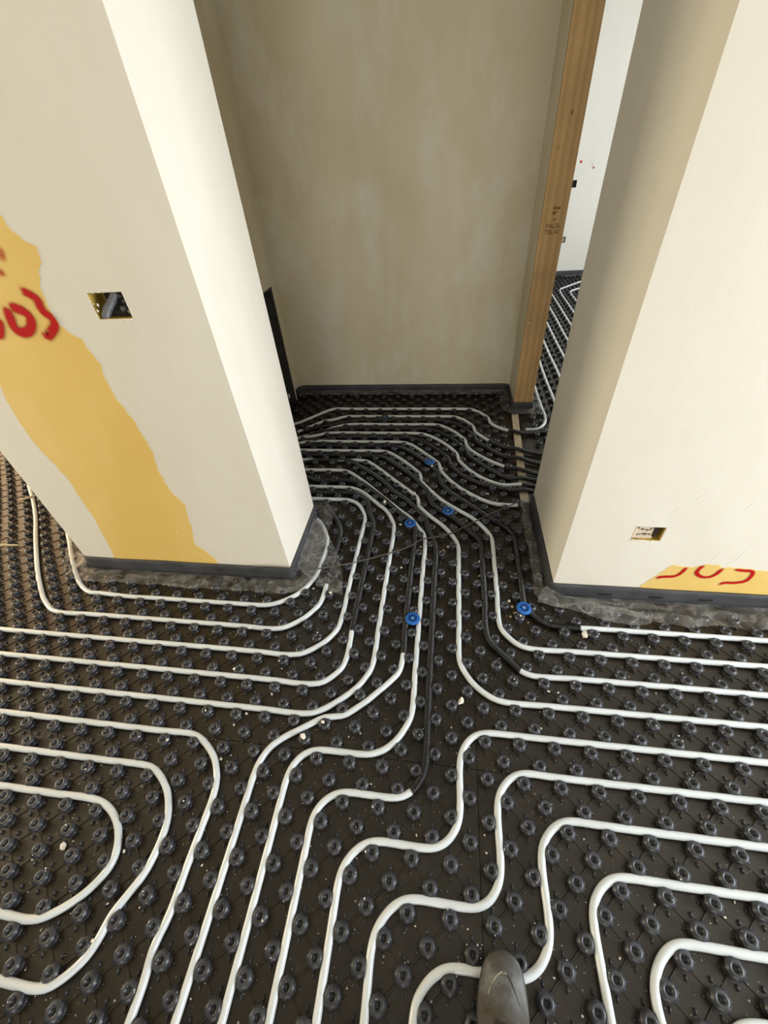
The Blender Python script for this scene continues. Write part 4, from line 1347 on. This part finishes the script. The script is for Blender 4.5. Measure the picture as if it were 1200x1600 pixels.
cms = [chip_mesh(s) for s in range(4)]
protos = []
special = {0: 'lump of white plaster below the sleeve end near the right wall', 1: 'pale plaster crumb under the tube left of the long ribbed sleeve',
           2: 'pale plaster flake lying against a white tube left of the long ribbed sleeve', 3: 'jagged white flake right of the long ribbed sleeve',
           4: 'pointed white flake inside the innermost U-turn at the left'}
S2 = STUDS[:, :2]
for i, (x, y, s) in enumerate(CHIPS):
    if i < 4:
        o = bpy.data.objects.new('plaster_crumb', cms[i])
        protos.append(o)
    else:
        o = protos[i % 4].copy()
    COL.objects.link(o)
    d = np.linalg.norm(S2 - np.array([x, y]), axis=1)
    z = .003 if d.min() > .019 else .0255
    if np.linalg.norm(AP - np.array([x, y]), axis=1).min() < .012:
        z = .022
    k = s * (1.9 if i == 0 else 1.5 if i < 5 else 1.25)
    o.scale = (k, k, k)
    o.location = (x, y, z + k * .2)
    o.rotation_euler = (random.uniform(-.3, .3), random.uniform(-.3, .3), random.uniform(0, 6.28))
    if i in special:
        tag(o, special[i], 'plaster crumb', 'plaster crumbs on the floor')
    else:
        tag(o, 'tiny off-white plaster crumb lying among the studs', 'plaster crumb', 'plaster crumbs on the floor')
# crumbs of beige foam round the right clip
fm = []
for i, (x, y, s) in enumerate([(-.072, .700, .016), (-.066, .672, .014), (-.085, .728, .010), (-.045, .644, .010), (-.082, .655, .011), (-.02, .635, .008)]):
    if i == 0:
        me = chip_mesh(11).copy()
        me.materials.clear()
        me.materials.append(M['beige'])
        o = bpy.data.objects.new('foam_crumb', me)
        fm.append(o)
    else:
        o = fm[0].copy()
    COL.objects.link(o)
    o.scale = (s, s, s)
    o.location = (x, y, .006 + s * .3)
    o.rotation_euler = (.2, .1, i * 1.3)
    tag(o, 'beige crumb of foam beside the blue clip at the right wall', 'foam crumb', 'foam crumbs at the right clip')
# fine grit
V, F = [], []
for k in range(3600):
    if k < 2100:
        x, y = random.uniform(-1.6, .5), random.uniform(-.5, 1.2)
    else:
        x, y = random.gauss(-.6, .45), random.gauss(1.1, .5)
    if blocked(x, y, .02):
        continue
    d = np.linalg.norm(S2 - np.array([x, y]), axis=1).min()
    z = .0002 if d > .02 else .0248
    r = random.uniform(.0007, .0019) * (1.9 if random.random() < .15 else 1)
    b = len(V)
    a = random.uniform(0, 3)
    V += [(x + r * math.cos(a), y + r * math.sin(a), z), (x + r * math.cos(a + 2.2), y + r * math.sin(a + 2.2), z), (x + r * math.cos(a + 4.1), y + r * math.sin(a + 4.1), z), (x, y, z + r)]
    F += [(b, b + 1, b + 3), (b + 1, b + 2, b + 3), (b + 2, b, b + 3), (b, b + 2, b + 1)]
tag(mesh_obj('plaster_grit', V, F, M['chip']), 'fine pale grit strewn over the black panels', 'grit', kind='stuff')
# splinters of wood on the left
V, F = [], []
for i, (x, y, L, a, lb) in enumerate([(-2.47, .86, .12, .05, 'pale wood splinter at the left edge of the floor'), (-2.66, 1.22, .10, .7, 'pale wood splinter close to the left face of the left pier')]):
    V, F = box_vf(-L / 2, L / 2, -.007, .007, -.004, .004)
    V = [(vx, vy * (1.0 if vx < 0 else .2), vz) for vx, vy, vz in V]
    o = mesh_obj('wood_splinter', V, F, M['batten'])
    o.location = (x, y, .029)
    o.rotation_euler = (0, 0, a)
    tag(o, lb, 'wood splinter')

# ------------------------------------------------------------------ the shoe
shoe = empty('work_shoe', (-0.205, -0.38, 0.024))
shoe.rotation_euler = (0, 0, 0.0)
tag(shoe, 'scuffed grey suede work shoe standing on the studs at the bottom of the photo', 'shoe')
# t from the toe: (offset back, half width, centre x, top height)
SEC = [(.000, .010, .004, .026), (.004, .024, .004, .036), (.012, .034, .004, .046), (.026, .0415, .003, .054), (.045, .0465, .002, .058), (.070, .0505, .000, .062),
       (.095, .0515, -.001, .068), (.125, .0490, -.003, .079), (.155, .0440, -.004, .092), (.185, .0395, -.004, .104), (.215, .0370, -.003, .110), (.245, .0365, -.002, .112), (.270, .0330, .000, .110), (.285, .022, .0, .100), (.292, .008, .0, .085)]
TOE = (0.012, 0.142)      # toe tip relative to the shoe origin


def shoe_loft(secs, zb, scale_w, top_fn, name, mat, n=24, power=2.6):
    V, F = [], []
    for (d, w, cx, h) in secs:
        for k in range(n + 1):
            a = math.pi * k / n
            ca, sa = math.cos(a), math.sin(a)
            x = math.copysign(abs(ca) ** (2 / power), ca) * w * scale_w
            z = zb + (top_fn(h) - zb) * abs(sa) ** (2 / 2.3)
            # taper inwards with height
            x *= 1 - .16 * (z - zb) / .1
            V.append((TOE[0] + cx + x, TOE[1] - d, z))
    m = n + 1
    for i in range(len(secs) - 1):
        for k in range(n):
            F.append((i * m + k, i * m + k + 1, (i + 1) * m + k + 1, (i + 1) * m + k))
        F.append((i * m, (i + 1) * m, (i + 1) * m + n, i * m + n))
    F.append(tuple(range(m)))
    F.append(tuple((len(secs) - 1) * m + k for k in range(m))[::-1])
    o = mesh_obj(name, V, F, mat, smooth=True)
    o.parent = shoe
    s = o.modifiers.new('smooth', 'SUBSURF')
    s.levels = s.render_levels = 1
    return o


shoe_loft(SEC, .016, 1.0, lambda h: h + .010, 'upper', M['suede'])
V, F = [], []
ns = len(SEC)
for z, sc in ((0, .96), (.010, 1.0), (.020, 1.02), (.022, .98)):
    for side in (1, -1):
        for (d, w, cx, h) in (SEC if side == 1 else SEC[::-1]):
            V.append((TOE[0] + cx + side * w * sc, TOE[1] - d + (.003 if d < .01 else 0) * sc, z))
m = 2 * ns
for j in range(3):
    for k in range(m):
        F.append((j * m + k, j * m + (k + 1) % m, (j + 1) * m + (k + 1) % m, (j + 1) * m + k))
F.append(tuple(range(m))[::-1])
F.append(tuple(3 * m + k for k in range(m)))
o = mesh_obj('sole', V, F, M['rubber'])
o.parent = shoe


def top_z(x, d):
    """height of the upper at lateral offset x, distance d behind the toe"""
    ds = [q[0] for q in SEC]
    w = np.interp(d, ds, [q[1] for q in SEC])
    cx = np.interp(d, ds, [q[2] for q in SEC])
    h = np.interp(d, ds, [q[3] for q in SEC]) + .010
    t = min(.999, abs(x - cx) / (w * .86))
    ca = t ** (2.6 / 2)
    sa = math.sqrt(max(0, 1 - ca * ca))
    return .016 + (h - .016) * sa ** (2 / 2.3)


def shoe_tube(pts, r, name, mat, lift=0.0):
    P = smooth_path([(TOE[0] + x, TOE[1] - d, top_z(x, d) + lift) for x, d in pts], .004)
    Vv, Ff = tube_mesh(P, r, 8)
    o = np_mesh(name, Vv, Ff, mat)
    o.parent = shoe
    return o


shoe_tube([(-.002, .031), (-.014, .038), (-.026, .053), (-.034, .068), (-.045, .086)], .0009, 'seam', M['thread'], .0003)
shoe_tube([(.006, .034), (.013, .042), (.021, .058), (.029, .078), (.037, .098)], .0009, 'seam', M['lace'], .0003)
shoe_tube([(-.001, .034), (.003, .032), (.006, .034)], .0008, 'seam', M['thread'], .0003)
for d in (.098, .114, .130, .146, .162):
    shoe_tube([(-.022, d), (0, d + .004), (.022, d + .012)], .0028, 'lace', M['lace'], .0015)
shoe_tube([(-.022, .100), (0, .110), (.022, .120)], .0026, 'lace', M['lace'], .003)
P = smooth_path([(TOE[0] + .030 * math.cos(a) - .003, TOE[1] - .232 + .048 * math.sin(a), .118) for a in np.linspace(0, 2 * math.pi, 17)], .006)
Vv, Ff = tube_mesh(P, .007, 10)
o = np_mesh('collar', Vv, Ff, M['suede'])
o.parent = shoe
V = [(TOE[0] - .003, TOE[1] - .232, .1215)] + [(TOE[0] + .028 * math.cos(a) - .003, TOE[1] - .232 + .045 * math.sin(a), .1205) for a in np.linspace(0, 2 * math.pi, 24, endpoint=False)]
o = mesh_obj('lining', V, [(0, 1 + k, 1 + (k + 1) % 24) for k in range(24)], M['dark'])
o.parent = shoe
